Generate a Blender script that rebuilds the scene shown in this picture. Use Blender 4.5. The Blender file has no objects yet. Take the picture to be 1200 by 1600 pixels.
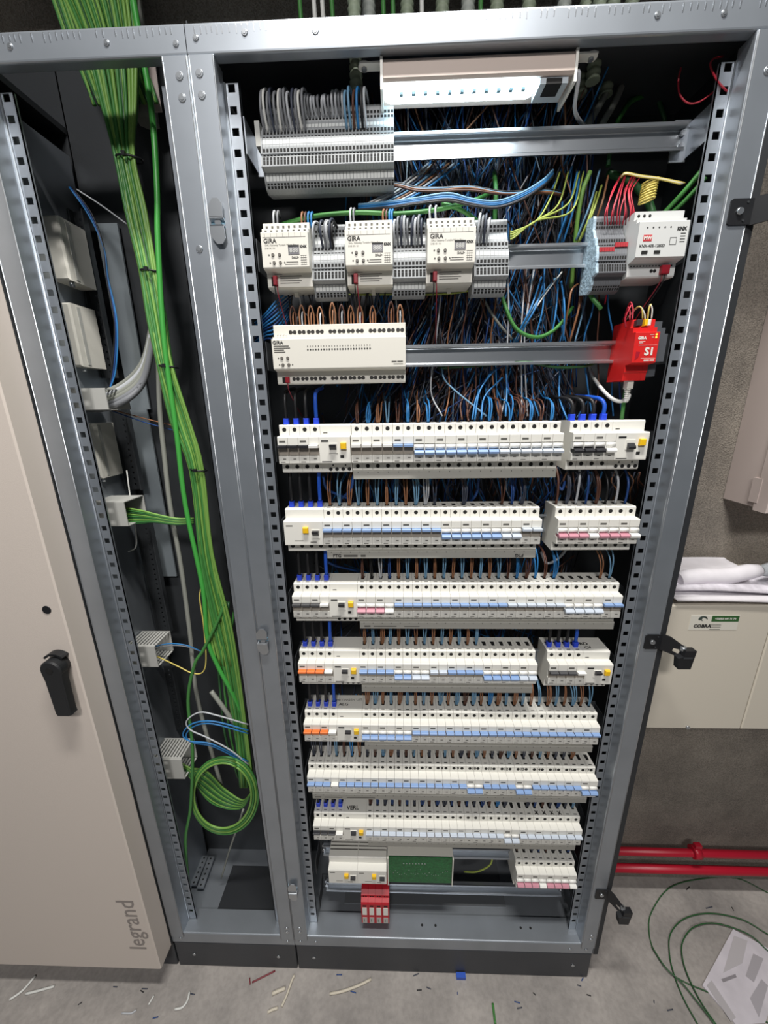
import bpy, math, random
from mathutils import Vector, Euler
random.seed(7)
C = bpy.context.scene.collection
sc = bpy.context.scene

# ------------------------------------------------------------------ camera
CAM = Vector((0.2686, -0.6311, 1.4416))
cam = bpy.data.cameras.new('camera'); camo = bpy.data.objects.new('camera', cam); C.objects.link(camo)
camo.location = CAM
camo.rotation_euler = Euler((math.radians(74.2973), math.radians(0.8646), math.radians(1.5977)), 'XYZ')
FPX = 589.6
cam.sensor_fit = 'HORIZONTAL'; cam.sensor_width = 36; cam.lens = FPX / 1200 * 36
cam.clip_start = 0.01
sc.camera = camo
RM = camo.rotation_euler.to_matrix()
# ------------------------------------------------------------------ light
w = bpy.data.worlds.new('room_air'); sc.world = w; w.use_nodes = True
w.node_tree.nodes['Background'].inputs[0].default_value = (0.80, 0.90, 1.0, 1)
w.node_tree.nodes['Background'].inputs[1].default_value = 0.095
def area(name, loc, rot, sx, sy, power, col):
    l = bpy.data.lights.new(name, 'AREA'); l.shape = 'RECTANGLE'; l.size = sx; l.size_y = sy; l.energy = power; l.color = col
    o = bpy.data.objects.new(name, l); C.objects.link(o); o.location = loc; o.rotation_euler = Euler([math.radians(a) for a in rot]); return o
area('near_ceiling_light', (0.32, -0.52, 2.95), (0, 0, 0), 0.7, 0.12, 43, (1.0, 0.98, 0.94))
fl_ = area('far_ceiling_light', (0.20, -2.25, 3.00), (0, 0, 0), 0.6, 0.3, 42, (1.0, 0.97, 0.95))
fl_.rotation_euler = (Vector((-.2, 0, 1.0))-fl_.location).to_track_quat('-Z', 'Y').to_euler()
sc.view_settings.view_transform = 'Standard'; sc.view_settings.look = 'None'
sc.view_settings.gamma = 1; sc.view_settings.use_curve_mapping = False
sc.view_settings.exposure = 0.0

# ------------------------------------------------------------------ helpers
def ray(x, y): return RM @ Vector(((x-600)/FPX, (800-y)/FPX, -1.0))
def at(x, y, Y):                      # photo pixel -> point of the place at depth Y
    d = ray(x, y); return CAM + d*((Y-CAM.y)/d.y)
def atz(x, y, z):
    d = ray(x, y); return CAM + d*((z-CAM.z)/d.z)
def lin(h):
    h = h.lstrip('#'); r = []
    for i in (0, 2, 4):
        c = int(h[i:i+2], 16)/255; r.append(c/12.92 if c <= .04045 else ((c+.055)/1.055)**2.4)
    return (*r, 1)
MATS = {}
def mat(name, col, rough=.5, metal=0, noise=0, nscale=20, bump=0, bscale=200, emit=0, alpha=1, trans=0, spec=.5, coat=0):
    if name in MATS: return MATS[name]
    m = bpy.data.materials.new(name); m.use_nodes = True; nt = m.node_tree; b = nt.nodes['Principled BSDF']
    c = lin(col) if isinstance(col, str) else col
    b.inputs['Base Color'].default_value = c; b.inputs['Roughness'].default_value = rough; b.inputs['Metallic'].default_value = metal
    b.inputs['Specular IOR Level'].default_value = spec
    if trans: b.inputs['Transmission Weight'].default_value = trans
    if coat: b.inputs['Coat Weight'].default_value = coat
    if emit:
        b.inputs['Emission Color'].default_value = c; b.inputs['Emission Strength'].default_value = emit
    if noise or bump:
        tc = nt.nodes.new('ShaderNodeTexCoord')
        if noise:
            n = nt.nodes.new('ShaderNodeTexNoise'); n.inputs['Scale'].default_value = nscale; n.inputs['Detail'].default_value = 6
            nt.links.new(tc.outputs['Object'], n.inputs['Vector'])
            r = nt.nodes.new('ShaderNodeValToRGB'); r.color_ramp.elements[0].position = .3; r.color_ramp.elements[1].position = .7
            r.color_ramp.elements[0].color = tuple(v*(1-noise) for v in c[:3])+(1,)
            r.color_ramp.elements[1].color = tuple(min(1, v*(1+noise)) for v in c[:3])+(1,)
            nt.links.new(n.outputs['Fac'], r.inputs[0]); nt.links.new(r.outputs[0], b.inputs['Base Color'])
        if bump:
            n2 = nt.nodes.new('ShaderNodeTexNoise'); n2.inputs['Scale'].default_value = bscale; n2.inputs['Detail'].default_value = 4
            nt.links.new(tc.outputs['Object'], n2.inputs['Vector'])
            bp = nt.nodes.new('ShaderNodeBump'); bp.inputs['Strength'].default_value = bump; bp.inputs['Distance'].default_value = .002
            nt.links.new(n2.outputs['Fac'], bp.inputs['Height']); nt.links.new(bp.outputs[0], b.inputs['Normal'])
    MATS[name] = m; return m
GALV = mat('galvanised_steel', '#a3a9b0', .36, .72, .06, 14)
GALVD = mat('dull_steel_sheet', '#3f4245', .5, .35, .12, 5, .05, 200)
BRIGHT = mat('bright_zinc', '#bcc0c4', .3, .9)
BLACKP = mat('black_paint', '#17181b', .45)
GASKET = mat('grey_gasket', '#26282b', .6)
PLINTH = mat('anthracite_paint', '#3a3c40', .5, 0, .08, 12, .05, 400)
DOORP = mat('cream_powder_coat', '#d3c8be', .5, 0, 0, 1, .12, 900)
BEIGE = mat('beige_paint', '#cfc7b8', .5, 0, 0, 1, .08, 700)
PINKISH = mat('grey_beige_paint', '#c0b2ac', .5)
WHITE = mat('white_plastic', '#e4e2da', .42)
WHITE2 = mat('off_white_plastic', '#dcd9cf', .45)
GREYP = mat('light_grey_plastic', '#b2b2ad', .5)
COMB = mat('comb_grey_plastic', '#a8a69e', .5)
TAUPE = mat('taupe_recess_plastic', '#a39b90', .35)  # taupe of the thin panel in the recess below raised toggles
DARK = mat('dark_opening', '#121110', .8)
INK = mat('grey_ink', '#5c5a55', .7)
INKB = mat('black_ink', '#1a1a1a', .7)
TB = mat('terminal_grey', '#9b9ea0', .5)
TBW = mat('terminal_marker_white', '#d8dad8', .5)
COL = dict(blue=mat('blue_toggle', '#86a3cf', .4), pale=mat('pale_toggle', '#c3ccd8', .4), white=mat('white_toggle', '#ecebe6', .4),
           pink=mat('pink_toggle', '#c98d9b', .4), black=mat('black_toggle', '#26262a', .4), orange=mat('orange_toggle', '#f07a36', .4), grey=mat('grey_toggle', '#4a4a4c', .4))
YEL = mat('yellow_button', '#f0bf1c', .4)
RED = mat('red_plastic', '#d2211f', .42)
REDD = mat('dark_red_plastic', '#a3162a', .42)
WC = {}
for n, h in dict(blue='#2d78b4', dblue='#1f4480', lblue='#6d97b5', brown='#573629', copper='#8f6244', grey='#7d7f83', lgrey='#b9bcc0', black='#1b1b1d', slate='#3d4250', green='#42803d', lgreen='#78a34c', dgreen='#2b5830', gy='#a3b254', yellow='#cdbb62', white='#d9d9d4', red='#b82a3c', dred='#7a1f2c', cgrey='#8b8d85', ferrule='#2447d6').items():
    WC[n] = mat('wire_'+n, h, .45)

def link(o, parent=None):
    C.objects.link(o)
    if parent is not None: o.parent = parent
    return o
def tag(o, label, cat, group=None, kind=None):
    if label: o['label'] = label
    if cat: o['category'] = cat
    if group: o['group'] = group
    if kind: o['kind'] = kind
    return o
def thing(name, label, cat, loc=(0, 0, 0), group=None):
    o = bpy.data.objects.new(name, None); o.location = loc; o.empty_display_size = .02; C.objects.link(o)
    return tag(o, label, cat, group)
def origin(p):
    v = Vector((0, 0, 0))
    while p is not None: v += p.location; p = p.parent
    return v
TINY = {'wire_openings', 'terminal_holes', 'printed_marks', 'printed_lines', 'beam_dents', 'control_holes', 'pole_numbers', 'solder_joints', 'terminal_slots', 'terminal_screws', 'indicator_lights', 'button_lights', 'led_chip', 'catch_holes', 'moulded_ridges', 'marker_dots', 'marker', 'emblem', 'strain_relief'}
def obj(name, me, parent=None, loc=(0, 0, 0)):
    o = bpy.data.objects.new(name, me); o.location = loc
    if name in TINY and parent is not None: o['kind'] = 'stuff'
    return link(o, parent)
class MB:
    def __init__(s): s.v = []; s.f = []; s.sm = []
    def add(s, vs, fs, smooth=False):
        b = len(s.v); s.v += [tuple(v) for v in vs]; s.f += [tuple(b+i for i in f) for f in fs]; s.sm += [smooth]*len(fs); return s
    def box(s, x0, x1, y0, y1, z0, z1):
        vs = [(x, y, z) for x in (x0, x1) for y in (y0, y1) for z in (z0, z1)]
        return s.add(vs, [(0, 1, 3, 2), (4, 6, 7, 5), (0, 4, 5, 1), (2, 3, 7, 6), (0, 2, 6, 4), (1, 5, 7, 3)])
    def rbox(s, x0, x1, y0, y1, z0, z1, b):       # front edges chamfered (towards -Y)
        o = [(x0, z0), (x1, z0), (x1, z1), (x0, z1)]; i = [(x0+b, z0+b), (x1-b, z0+b), (x1-b, z1-b), (x0+b, z1-b)]
        vs = [(x, y1, z) for x, z in o]+[(x, y0+b, z) for x, z in o]+[(x, y0, z) for x, z in i]
        fs = [(3, 2, 1, 0), (8, 9, 10, 11)]
        for k in range(4):
            n = (k+1) % 4; fs += [(k, n, 4+n, 4+k), (4+k, 4+n, 8+n, 8+k)]
        return s.add(vs, fs)
    def prism(s, prof, x0, x1, axis='x'):          # closed profile extruded
        n = len(prof)
        def P(a, t): return (t, a[0], a[1]) if axis == 'x' else ((a[0], t, a[1]) if axis == 'y' else (a[0], a[1], t))
        vs = [P(a, x0) for a in prof]+[P(a, x1) for a in prof]
        fs = [tuple(range(n-1, -1, -1)), tuple(range(n, 2*n))]+[(k, (k+1) % n, n+(k+1) % n, n+k) for k in range(n)]
        return s.add(vs, fs)
    def cyl(s, c, axis, r, h, n=12, r2=None, smooth=True):
        c = Vector(c); a = Vector(axis).normalized(); u = a.orthogonal().normalized(); v = a.cross(u); r2 = r if r2 is None else r2
        vs = [c+(u*math.cos(t)+v*math.sin(t))*r for t in [2*math.pi*k/n for k in range(n)]]+[c+a*h+(u*math.cos(t)+v*math.sin(t))*r2 for t in [2*math.pi*k/n for k in range(n)]]
        s.add(vs, [(k, (k+1) % n, n+(k+1) % n, n+k) for k in range(n)], smooth)
        b = len(s.v)-2*n; s.f += [tuple(b+k for k in range(n-1, -1, -1)), tuple(b+n+k for k in range(n))]; s.sm += [False, False]; return s
    def tube(s, pts, r, n=6, closed=False):
        pts = [Vector(p) for p in pts]; L = len(pts); rs = r if isinstance(r, list) else [r]*L
        up = None; rings = []
        for i, p in enumerate(pts):
            t = (pts[min(i+1, L-1)]-pts[max(i-1, 0)])
            if t.length < 1e-9: t = Vector((0, 0, 1))
            t.normalize()
            if up is None: up = t.orthogonal().normalized()
            else:
                up = up-t*up.dot(t)
                if up.length < 1e-6: up = t.orthogonal()
                up.normalize()
            w_ = t.cross(up)
            rings.append([p+(up*math.cos(2*math.pi*k/n)+w_*math.sin(2*math.pi*k/n))*rs[i] for k in range(n)])
        vs = [v for g in rings for v in g]
        fs = [(i*n+k, i*n+(k+1) % n, (i+1)*n+(k+1) % n, (i+1)*n+k) for i in range(L-1) for k in range(n)]
        s.add(vs, fs, True); b = len(s.v)-len(vs)
        s.f += [tuple(b+k for k in range(n-1, -1, -1)), tuple(b+(L-1)*n+k for k in range(n))]; s.sm += [False, False]; return s
    def mesh(s, name, m, o=None):
        me = bpy.data.meshes.new(name)
        vs = s.v if o is None else [(v[0]-o.x, v[1]-o.y, v[2]-o.z) for v in s.v]
        me.from_pydata(vs, [], s.f); me.polygons.foreach_set('use_smooth', s.sm); me.materials.append(m); me.update(); return me
    def build(s, name, m, parent=None, loc=None):
        if parent is None and loc is None:
            xs = [v[0] for v in s.v]; ys = [v[1] for v in s.v]; zs = [v[2] for v in s.v]
            loc = Vector(((min(xs)+max(xs))/2, (min(ys)+max(ys))/2, min(zs)))
        if parent is None: return obj(name, s.mesh(name, m, Vector(loc)), None, loc)
        return obj(name, s.mesh(name, m, origin(parent)), parent)
def spline(pts, seg=5):
    P = [Vector(p) for p in pts]
    if len(P) < 3: return [P[0].lerp(P[-1], i/seg) for i in range(seg+1)]
    out = []
    for i in range(len(P)-1):
        p0 = P[i-1] if i else P[0]*2-P[1]; p1 = P[i]; p2 = P[i+1]; p3 = P[i+2] if i+2 < len(P) else P[-1]*2-P[-2]
        for k in range(seg):
            t = k/seg; out.append(.5*((2*p1)+(p2-p0)*t+(2*p0-5*p1+4*p2-p3)*t*t+(3*p1-p0-3*p2+p3)*t**3))
    return out+[P[-1]]
def wire(name, pts, r, col, label, group=None, cat='wire', seg=5, n=6):
    o = MB().tube(spline(pts, seg), r, n).build(name, WC[col] if isinstance(col, str) else col)
    return tag(o, label, cat, group)
def px(*ps): return [at(x, y, Y) for x, y, Y in ps]
def fillet(pts, r, k=3):
    out = [Vector(pts[0])]
    for i in range(1, len(pts)-1):
        p, a, b = Vector(pts[i]), Vector(pts[i-1]), Vector(pts[i+1])
        d1 = (a-p).normalized(); d2 = (b-p).normalized(); rr = min(r, (a-p).length*.45, (b-p).length*.45)
        s, e = p+d1*rr, p+d2*rr
        for q in range(k+1):
            t = q/k; out.append(s*(1-t)**2+p*2*t*(1-t)+e*t*t)
    return out+[Vector(pts[-1])]
def sheet(mb, pts, t, a, b, axis='x', r=.003):     # bent sheet: open 2-D polyline with thickness, extruded a..b
    P = fillet([(p[0], p[1]) for p in pts], r); L = len(P); N = []
    for i in range(L):
        d = (P[min(i+1, L-1)]-P[max(i-1, 0)]).normalized(); N.append(Vector((-d.y, d.x)))
    Q = [P[i]+N[i]*t for i in range(L)]
    def X(p, s): return (s, p.x, p.y) if axis == 'x' else (p.x, p.y, s)
    vs = [X(p, a) for p in P]+[X(p, b) for p in P]+[X(p, a) for p in Q]+[X(p, b) for p in Q]
    fs = []
    for i in range(L-1):
        fs += [(i, i+1, L+i+1, L+i), (2*L+i, 3*L+i, 3*L+i+1, 2*L+i+1), (i, 2*L+i, 2*L+i+1, i+1), (L+i, L+i+1, 3*L+i+1, 3*L+i)]
    fs += [(0, L, 3*L, 2*L), (L-1, 3*L-1, 4*L-1, 2*L-1)]
    return mb.add(vs, fs)
_txt = {}
def textmesh(s, size, m, bold=0):
    key = (s, size, m.name, bold)
    if key in _txt: return _txt[key]
    c = bpy.data.curves.new('lettering', 'FONT'); c.body = s; c.size = size; c.align_x = 'CENTER'; c.align_y = 'CENTER'; c.resolution_u = 2; c.offset = bold
    o = bpy.data.objects.new('lettering', c); C.objects.link(o); bpy.context.view_layer.update()
    me = bpy.data.meshes.new_from_object(o.evaluated_get(bpy.context.evaluated_depsgraph_get()))
    bpy.data.objects.remove(o); bpy.data.curves.remove(c); me.materials.clear(); me.materials.append(m); _txt[key] = me; return me
def text(s, size, loc, parent, m, rot=(90, 0, 0), name='lettering', bold=0):
    o = obj(name, textmesh(s, size, m, bold), parent, Vector(loc)-origin(parent)); o.rotation_euler = Euler([math.radians(a) for a in rot]); return o
def perforated(mb, x0, x1, hx0, hx1, Y, t, zs, hh, zlo, zhi):   # vertical flange with square holes
    cuts = [zlo]+[(zs[i]+zs[i+1])/2 for i in range(len(zs)-1)]+[zhi]
    for i, z in enumerate(zs):
        a, b = cuts[i], cuts[i+1]
        for yy, fl in ((Y, 0), (Y+t, 1)):
            vs = [(x0, yy, a), (x1, yy, a), (x1, yy, b), (x0, yy, b), (hx0, yy, z-hh), (hx1, yy, z-hh), (hx1, yy, z+hh), (hx0, yy, z+hh)]
            fs = [(0, 1, 5, 4), (1, 2, 6, 5), (2, 3, 7, 6), (3, 0, 4, 7)]
            if fl: fs = [f[::-1] for f in fs]
            mb.add(vs, fs)
        vs = [(x, yy, zz) for yy in (Y, Y+t) for x, zz in ((hx0, z-hh), (hx1, z-hh), (hx1, z+hh), (hx0, z+hh))]
        mb.add(vs, [(k, 4+k, 4+(k+1) % 4, (k+1) % 4) for k in range(4)])
    mb.add([(x0, Y, zlo), (x0, Y+t, zlo), (x0, Y+t, zhi), (x0, Y, zhi), (x1, Y, zlo), (x1, Y+t, zlo), (x1, Y+t, zhi), (x1, Y, zhi)], [(0, 3, 2, 1), (4, 5, 6, 7), (3, 7, 6, 2), (0, 1, 5, 4)])
ORD = (['first', 'second', 'third', 'fourth', 'fifth', 'sixth', 'seventh', 'eighth', 'ninth', 'tenth', 'eleventh', 'twelfth', 'thirteenth', 'fourteenth', 'fifteenth', 'sixteenth', 'seventeenth', 'eighteenth', 'nineteenth', 'twentieth']
       + ['twenty-'+o for o in ['first', 'second', 'third', 'fourth', 'fifth', 'sixth', 'seventh', 'eighth', 'ninth']]+['thirtieth']+['thirty-'+o for o in ['first', 'second', 'third', 'fourth', 'fifth', 'sixth', 'seventh', 'eighth', 'ninth']]+['fortieth'])

# ------------------------------------------------------------------ room
def concrete(name, c0, c1, sc1, bstr, bsc, spots=.0):
    m = bpy.data.materials.new(name); m.use_nodes = True; nt = m.node_tree; b = nt.nodes['Principled BSDF']; b.inputs['Roughness'].default_value = .85
    tc = nt.nodes.new('ShaderNodeTexCoord'); n1 = nt.nodes.new('ShaderNodeTexNoise'); n1.inputs['Scale'].default_value = sc1; n1.inputs['Detail'].default_value = 9; n1.inputs['Roughness'].default_value = .65
    r = nt.nodes.new('ShaderNodeValToRGB'); r.color_ramp.elements[0].color = lin(c0); r.color_ramp.elements[1].color = lin(c1); r.color_ramp.elements[0].position = .32; r.color_ramp.elements[1].position = .68
    nt.links.new(tc.outputs['Object'], n1.inputs['Vector']); nt.links.new(n1.outputs['Fac'], r.inputs[0])
    n2 = nt.nodes.new('ShaderNodeTexNoise'); n2.inputs['Scale'].default_value = bsc; n2.inputs['Detail'].default_value = 5; nt.links.new(tc.outputs['Object'], n2.inputs['Vector'])
    mx = nt.nodes.new('ShaderNodeMixRGB'); mx.blend_type = 'MULTIPLY'; mx.inputs[0].default_value = spots
    r2 = nt.nodes.new('ShaderNodeValToRGB'); r2.color_ramp.elements[0].position = .35; r2.color_ramp.elements[1].position = .6; nt.links.new(n2.outputs['Fac'], r2.inputs[0])
    nt.links.new(r.outputs[0], mx.inputs[1]); nt.links.new(r2.outputs[0], mx.inputs[2]); nt.links.new(mx.outputs[0], b.inputs['Base Color'])
    bp = nt.nodes.new('ShaderNodeBump'); bp.inputs['Strength'].default_value = bstr; bp.inputs['Distance'].default_value = .004
    nt.links.new(n2.outputs['Fac'], bp.inputs['Height']); nt.links.new(bp.outputs[0], b.inputs['Normal']); return m
FLOOR = concrete('floor_concrete', '#88837f', '#b3aca6', 5, .25, 90, .12)
WALL = concrete('sprayed_concrete', '#857e75', '#a89f93', 7, .9, 420, .4)
tag(MB().box(-2.2, 2.8, -2.6, .26, -.1, 0).build('floor', FLOOR), 'bare grey concrete floor with cable scraps', 'floor', kind='structure')
tag(MB().box(-2.2, 2.8, .225, .36, 0, 2.9).build('wall_back', WALL), 'rough grey sprayed concrete wall behind the cabinets', 'wall', kind='structure')

tag(MB().box(-2.2, 2.8, -.12, .225, 2.20, 2.9).build('light_blocker', WALL), 'unseen concrete block added to shade the wall above the cabinets', 'light_blocker', kind='structure')  # added out of view to keep lamplight off the wall above the cabinets
# ------------------------------------------------------------------ cabinet frames
YF = .028                                           # perforated flange depth
ZT, ZB, ZP, ZBB = 1.9207, 1.888, .0958, .134
zh0 = at(365, 137.8, YF).z
HZ = [zh0-.0247*i for i in range(70)]; HZ = sorted(z for z in HZ if z > .145)
def rivet(mb, x, y, z, r=.0042):
    mb.cyl((x, y, z), (0, -1, 0), r, .0012, 12, r*.8); mb.cyl((x, y-.0012, z), (0, -1, 0), r*.55, .0006, 8, r*.5)
def post(parent, xa, sgn, holes=True, name='post'):
    # xa outer edge, sgn +1: profile grows to +X
    X = lambda d: xa+sgn*d
    m = MB(); y0 = -.0014 if sgn > 0 else 0; P = [(X(.0008), .19), (X(.0008), y0), (X(.0345), y0), (X(.0345), YF-.001)]
    sheet(m, P if sgn < 0 else P, .0014*(1 if sgn < 0 else 1), ZBB-.012, ZB-.0005, 'z', .0016)
    p = m.build(name, GALV, parent)
    for dx in (.0018, .0338): MB().tube([(X(dx), -.0012, ZBB-.012), (X(dx), -.0012, ZB-.001)], .0010, 6).build('edge_highlight', BRIGHT, parent)  # bright tubes stand in for the highlights along the post corners
    MB().box(min(X(.0360), X(.0368)), max(X(.0360), X(.0368)), YF-.0004, YF+.0002, .135, ZB-.012).build('crease_shade_line', GALVD, parent)  # dark strip puts the shade line of the crease into colour
    f = MB(); a, b = sorted((X(.0345), X(.0555))); h = sorted((X(.0395), X(.0492)))
    perforated(f, a, b, h[0], h[1], YF, .0015, HZ, .0047, .135, ZB-.012)
    e = .0015
    sx = sorted((X(.0555), X(.0555)-sgn*e))
    f.box(sx[0], sx[1], YF, YF+.004, .135, ZB-.012)
    f.build('perforated_flange', GALV, parent)
    # raised ridge between return and flange
    rr = MB().tube([(X(.0352), YF-.001, .135), (X(.0352), YF-.001, ZB-.012)], .0016, 6); rr.build('flange_ridge', GALV, parent)
    return p
def beam(parent, xa, xb):
    m = MB(); sheet(m, [(.04, ZT+.0), (.0, ZT), (.0, ZB), (.017, ZB), (.017, ZB+.012)], .0014, xa+.0006, xb-.0006, 'x', .003)
    m.build('top_beam', GALV, parent)
    d = MB(); x = xa+.012
    while x < xb-.012:                              # row of pressed dents along the top edge
        if random.random() < .86: d.prism([(-.0002, ZT-.0030), (-.0009, ZT-.0055), (-.0002, ZT-.0105-random.random()*.003)], x, x+.0013)
        x += .0065+random.random()*.003
    d.build('beam_dents', BRIGHT, parent)
    m = MB(); sheet(m, [(.05, ZBB), (.0, ZBB), (.0, ZP+.001), (.03, ZP+.001)], .0014, xa+.0006, xb-.0006, 'x', .003)
    m.build('bottom_beam', GALV, parent)
def plinth(parent, xa, xb, screws):
    m = MB().rbox(xa+.0015, xb-.0015, .0012, .19, 0.0, ZP-.0015, .002); pl = m.build('plinth', PLINTH, parent)
    for x in screws: MB().cyl((x, .0012, .048), (0, -1, 0), .0042, .0016, 12).build('plinth_screw', BRIGHT, pl)
def rivets(parent, pts):
    for x, z in pts: 
        m = MB(); on_post = ZBB < z < ZB; rivet(m, x, -.0012 if on_post else 0, z, .0056 if on_post else .0042); m.build('rivet', BRIGHT, parent)

W = .7612
mainf = thing('breaker_cabinet', 'wide open galvanised steel cabinet frame holding the breaker rows', 'cabinet', (W/2, .1, 0))
beam(mainf, 0, W); post(mainf, 0, 1); post(mainf, W, -1); plinth(mainf, 0, W, [at(491, 1500.5, 0).x, at(895, 1510, 0).x])
rivets(mainf, [(.0135, 1.868), (.0135, 1.845), (.0135, 1.905), (.078, 1.908), (W-.012, 1.866), (W-.014, 1.846), (W-.08, 1.905), (.0165, .166), (.0165, .152), (W-.014, .168), (W-.014, .154), (.015, .113), (.055, .113), (W-.02, .113), (W-.06, .113), (.17, 1.906), (.6, 1.906)])
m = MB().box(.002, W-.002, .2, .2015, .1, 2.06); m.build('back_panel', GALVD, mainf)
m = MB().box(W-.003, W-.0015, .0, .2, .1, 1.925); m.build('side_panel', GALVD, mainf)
MB().box(.003, W-.003, .042, .2, 1.921, 1.924).build('roof_plate', PLINTH, mainf)
m = MB().box(.003, W-.003, .012, .2, ZBB-.012, ZBB-.0105); m.build('base_plate', GALV, mainf)
m = MB().box(.12, W-.2, .075, .19, ZBB-.0105, ZBB-.0085); m.build('base_cover', mat('dark_cover', '#55585b', .55), mainf)
m = MB().box(W-.0004, W+.0110, .0004, .014, ZP-.0, ZB+.02); m.build('gasket', GASKET, mainf)
for i, (x, y) in enumerate([(0, 0)]): pass
for xx in (.33, .365, .585, .61):
    MB().cyl((xx, .028, ZBB), (0, 0, 1), .003, .0004, 10).build('base_hole', DARK, mainf)

LW = -.3233
cabf = thing('cable_bay', 'narrow galvanised cable bay frame between white door and breaker cabinet', 'cabinet', (LW/2, .1, 0))
beam(cabf, LW, 0); post(cabf, 0, -1); post(cabf, LW, 1); plinth(cabf, LW, 0, [at(303.5, 1492, 0).x, at(435.5, 1498, 0).x])
rivets(cabf, [(-.0135, 1.866), (-.0135, 1.843), (-.0135, 1.9), (-.105, 1.904), (-.235, 1.905), (-.016, .152), (-.016, .166), (-.018, .113), (-.30, .113), (-.0165, 1.667)])
MB().box(LW+.001, -.002, .2, .2015, .1, 2.06).build('back_panel', GALVD, cabf)
MB().box(LW+.003, -.003, .012, .2, ZBB-.012, ZBB-.0105).build('base_plate', GALV, cabf)
a = atz(338, 1420, ZBB); b = atz(425, 1350, ZBB)
MB().box(a.x, -.03, a.y, b.y, ZBB-.0105, ZBB-.0095).build('base_opening', mat('dark_base_cover', '#2b2d30', .4), cabf)
MB().box(-.0012, .0004, .01, .2, .1, 1.93).build('partition', GALVD, cabf)
for zc in (1.655, 1.083, .235):                     # square hole with two small holes
    m = MB(); 
    for xx in (-.019, LW+.012):
        m.box(xx-.0035, xx+.0035, -.0003, .0004, zc-.0045, zc+.0045)
        m.cyl((xx, .0004, zc+.0115), (0, -1, 0), .0016, .0007, 8); m.cyl((xx, .0004, zc-.0115), (0, -1, 0), .0016, .0007, 8)
    m.build('catch_holes', DARK, cabf)
# latch plates on the middle post
for i, (x, y) in enumerate([(343, 350), (412.5, 999), (459, 1388)]):
    p = at(x, y, 0); nm = ['upper', 'middle', 'lower'][i]
    t = thing('latch_plate', nm + ' zinc latch keeper with blue tint on the middle post', 'latch', (p.x, 0, p.z-.025))
    for s in (1, -1):
        pr = [(p.x-.011, p.z+s*.006), (p.x+.009, p.z+s*.006), (p.x+.010, p.z+s*.021), (p.x+.005, p.z+s*.028), (p.x-.003, p.z+s*.028), (p.x-.011, p.z+s*.018)]
        m = MB().prism(pr if s > 0 else pr[::-1], -.009, -.0075, 'y'); m.build('lip', BRIGHT, t)
        m = MB().prism([(-.0085, p.z+s*.006), (-.0005, p.z+s*.0035), (-.0005, p.z+s*.0015), (-.009, p.z+s*.004)], p.x-.011, p.x+.009); m.build('bend', BRIGHT, t)
    MB().box(p.x-.011, p.x+.009, -.002, -.0004, p.z-.006, p.z+.006).build('back_plate', mat('bluish_zinc', '#9cc4d8', .3, .7), t)
    m = MB().cyl((p.x, -.002, p.z), (0, -1, 0), .0045, .004, 14); m.build('screw', BRIGHT, t)

# ------------------------------------------------------------------ left cabinet with closed door
XD = -.325
lc = thing('enclosure_door', 'closed cream cabinet door with black lever handle and sideways grey lettering', 'door', (XD-.3, -.025, ZP))
d = MB().rbox(XD-.62, XD, -.05, -.0045, ZP, 1.95, .0025); d.build('door_panel', DOORP, lc)
MB().box(XD-.0015, XD+.0012, -.0045, .004, ZP, 1.93).build('door_gasket', GASKET, lc)
p = at(73, 953, -.05)
m = MB().cyl((p.x, -.0495, p.z), (0, -1, 0), .0085, .0015, 20, .0075); m.build('hole_plug', BLACKP, lc)
hx, hz = at(88, 1034, -.068).x, at(88, 1034, -.068).z
h0 = at(92, 1036, -.052); h1 = at(117, 1110, -.068)
hd = MB()
zt, zb = h0.z, at(115, 1120, -.075).z
xc = h0.x+.004
hd.cyl((xc, -.05, zt), (0, -1, 0), .0165, .014, 24, .0175)
ol = [(xc+.0195*math.cos(math.radians(a)), zt+.0195*math.sin(math.radians(a))) for a in range(-25, 206, 11)]+[(xc-.0160, zt-.022), (xc-.0140, zb+.005), (xc-.0115, zb), (xc+.0115, zb), (xc+.0150, zb+.002), (xc+.0140, zb+.008), (xc+.0160, zt-.022)]
cen = Vector((xc, (zt+zb)/2)); n_ = len(ol)
inn = [(xc+(x-xc)*.88, zt+(z_-zt)*(.88 if z_ > zt else .985)) for x, z_ in ol]
hd.add([(x, -.060, z_) for x, z_ in ol]+[(x, -.073, z_) for x, z_ in ol]+[(x, -.0755, z_) for x, z_ in inn], [tuple(range(n_)), tuple(range(3*n_-1, 2*n_-1, -1))]+[(k, k+n_, (k+1) % n_+n_, (k+1) % n_) for k in range(n_)]+[(k+n_, k+2*n_, (k+1) % n_+2*n_, (k+1) % n_+n_) for k in range(n_)])
hnd = hd.build('handle', mat('black_handle_plastic', '#1f2022', .5, 0, 0, 1, .1, 900), lc)
MB().cyl((xc-.001, -.0754, zt+.001), (0, -1, 0), .0068, .0006, 16).build('lock_hole', DARK, hnd)
pr = [(xc+.020*math.cos(t), zt+.004+.020*math.sin(t)) for t in [math.radians(a) for a in range(40, 141, 10)]]+[(xc+.0235*math.cos(t), zt+.006+.0215*math.sin(t)) for t in [math.radians(a) for a in range(140, 39, -10)]]
MB().prism(pr[::-1], -.064, -.05, 'y').build('handle_collar', BLACKP, hnd)
p0 = at(206.5, 1482, -.05); p1 = at(183, 1407, -.05)
L = abs(p1.z-p0.z)
tm = textmesh('legrand', .1, mat('logo_grey', '#8f8782', .6), .0006); wd = max(v.co.x for v in tm.vertices)-min(v.co.x for v in tm.vertices)
pc = at(207, 1446, -.05)
lo = text('legrand', .1, (pc.x, -.0504, pc.z), lc, MATS['logo_grey'], (90, -90, 0), 'logo', .0006); lo.scale = (L/wd,)*3

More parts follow.
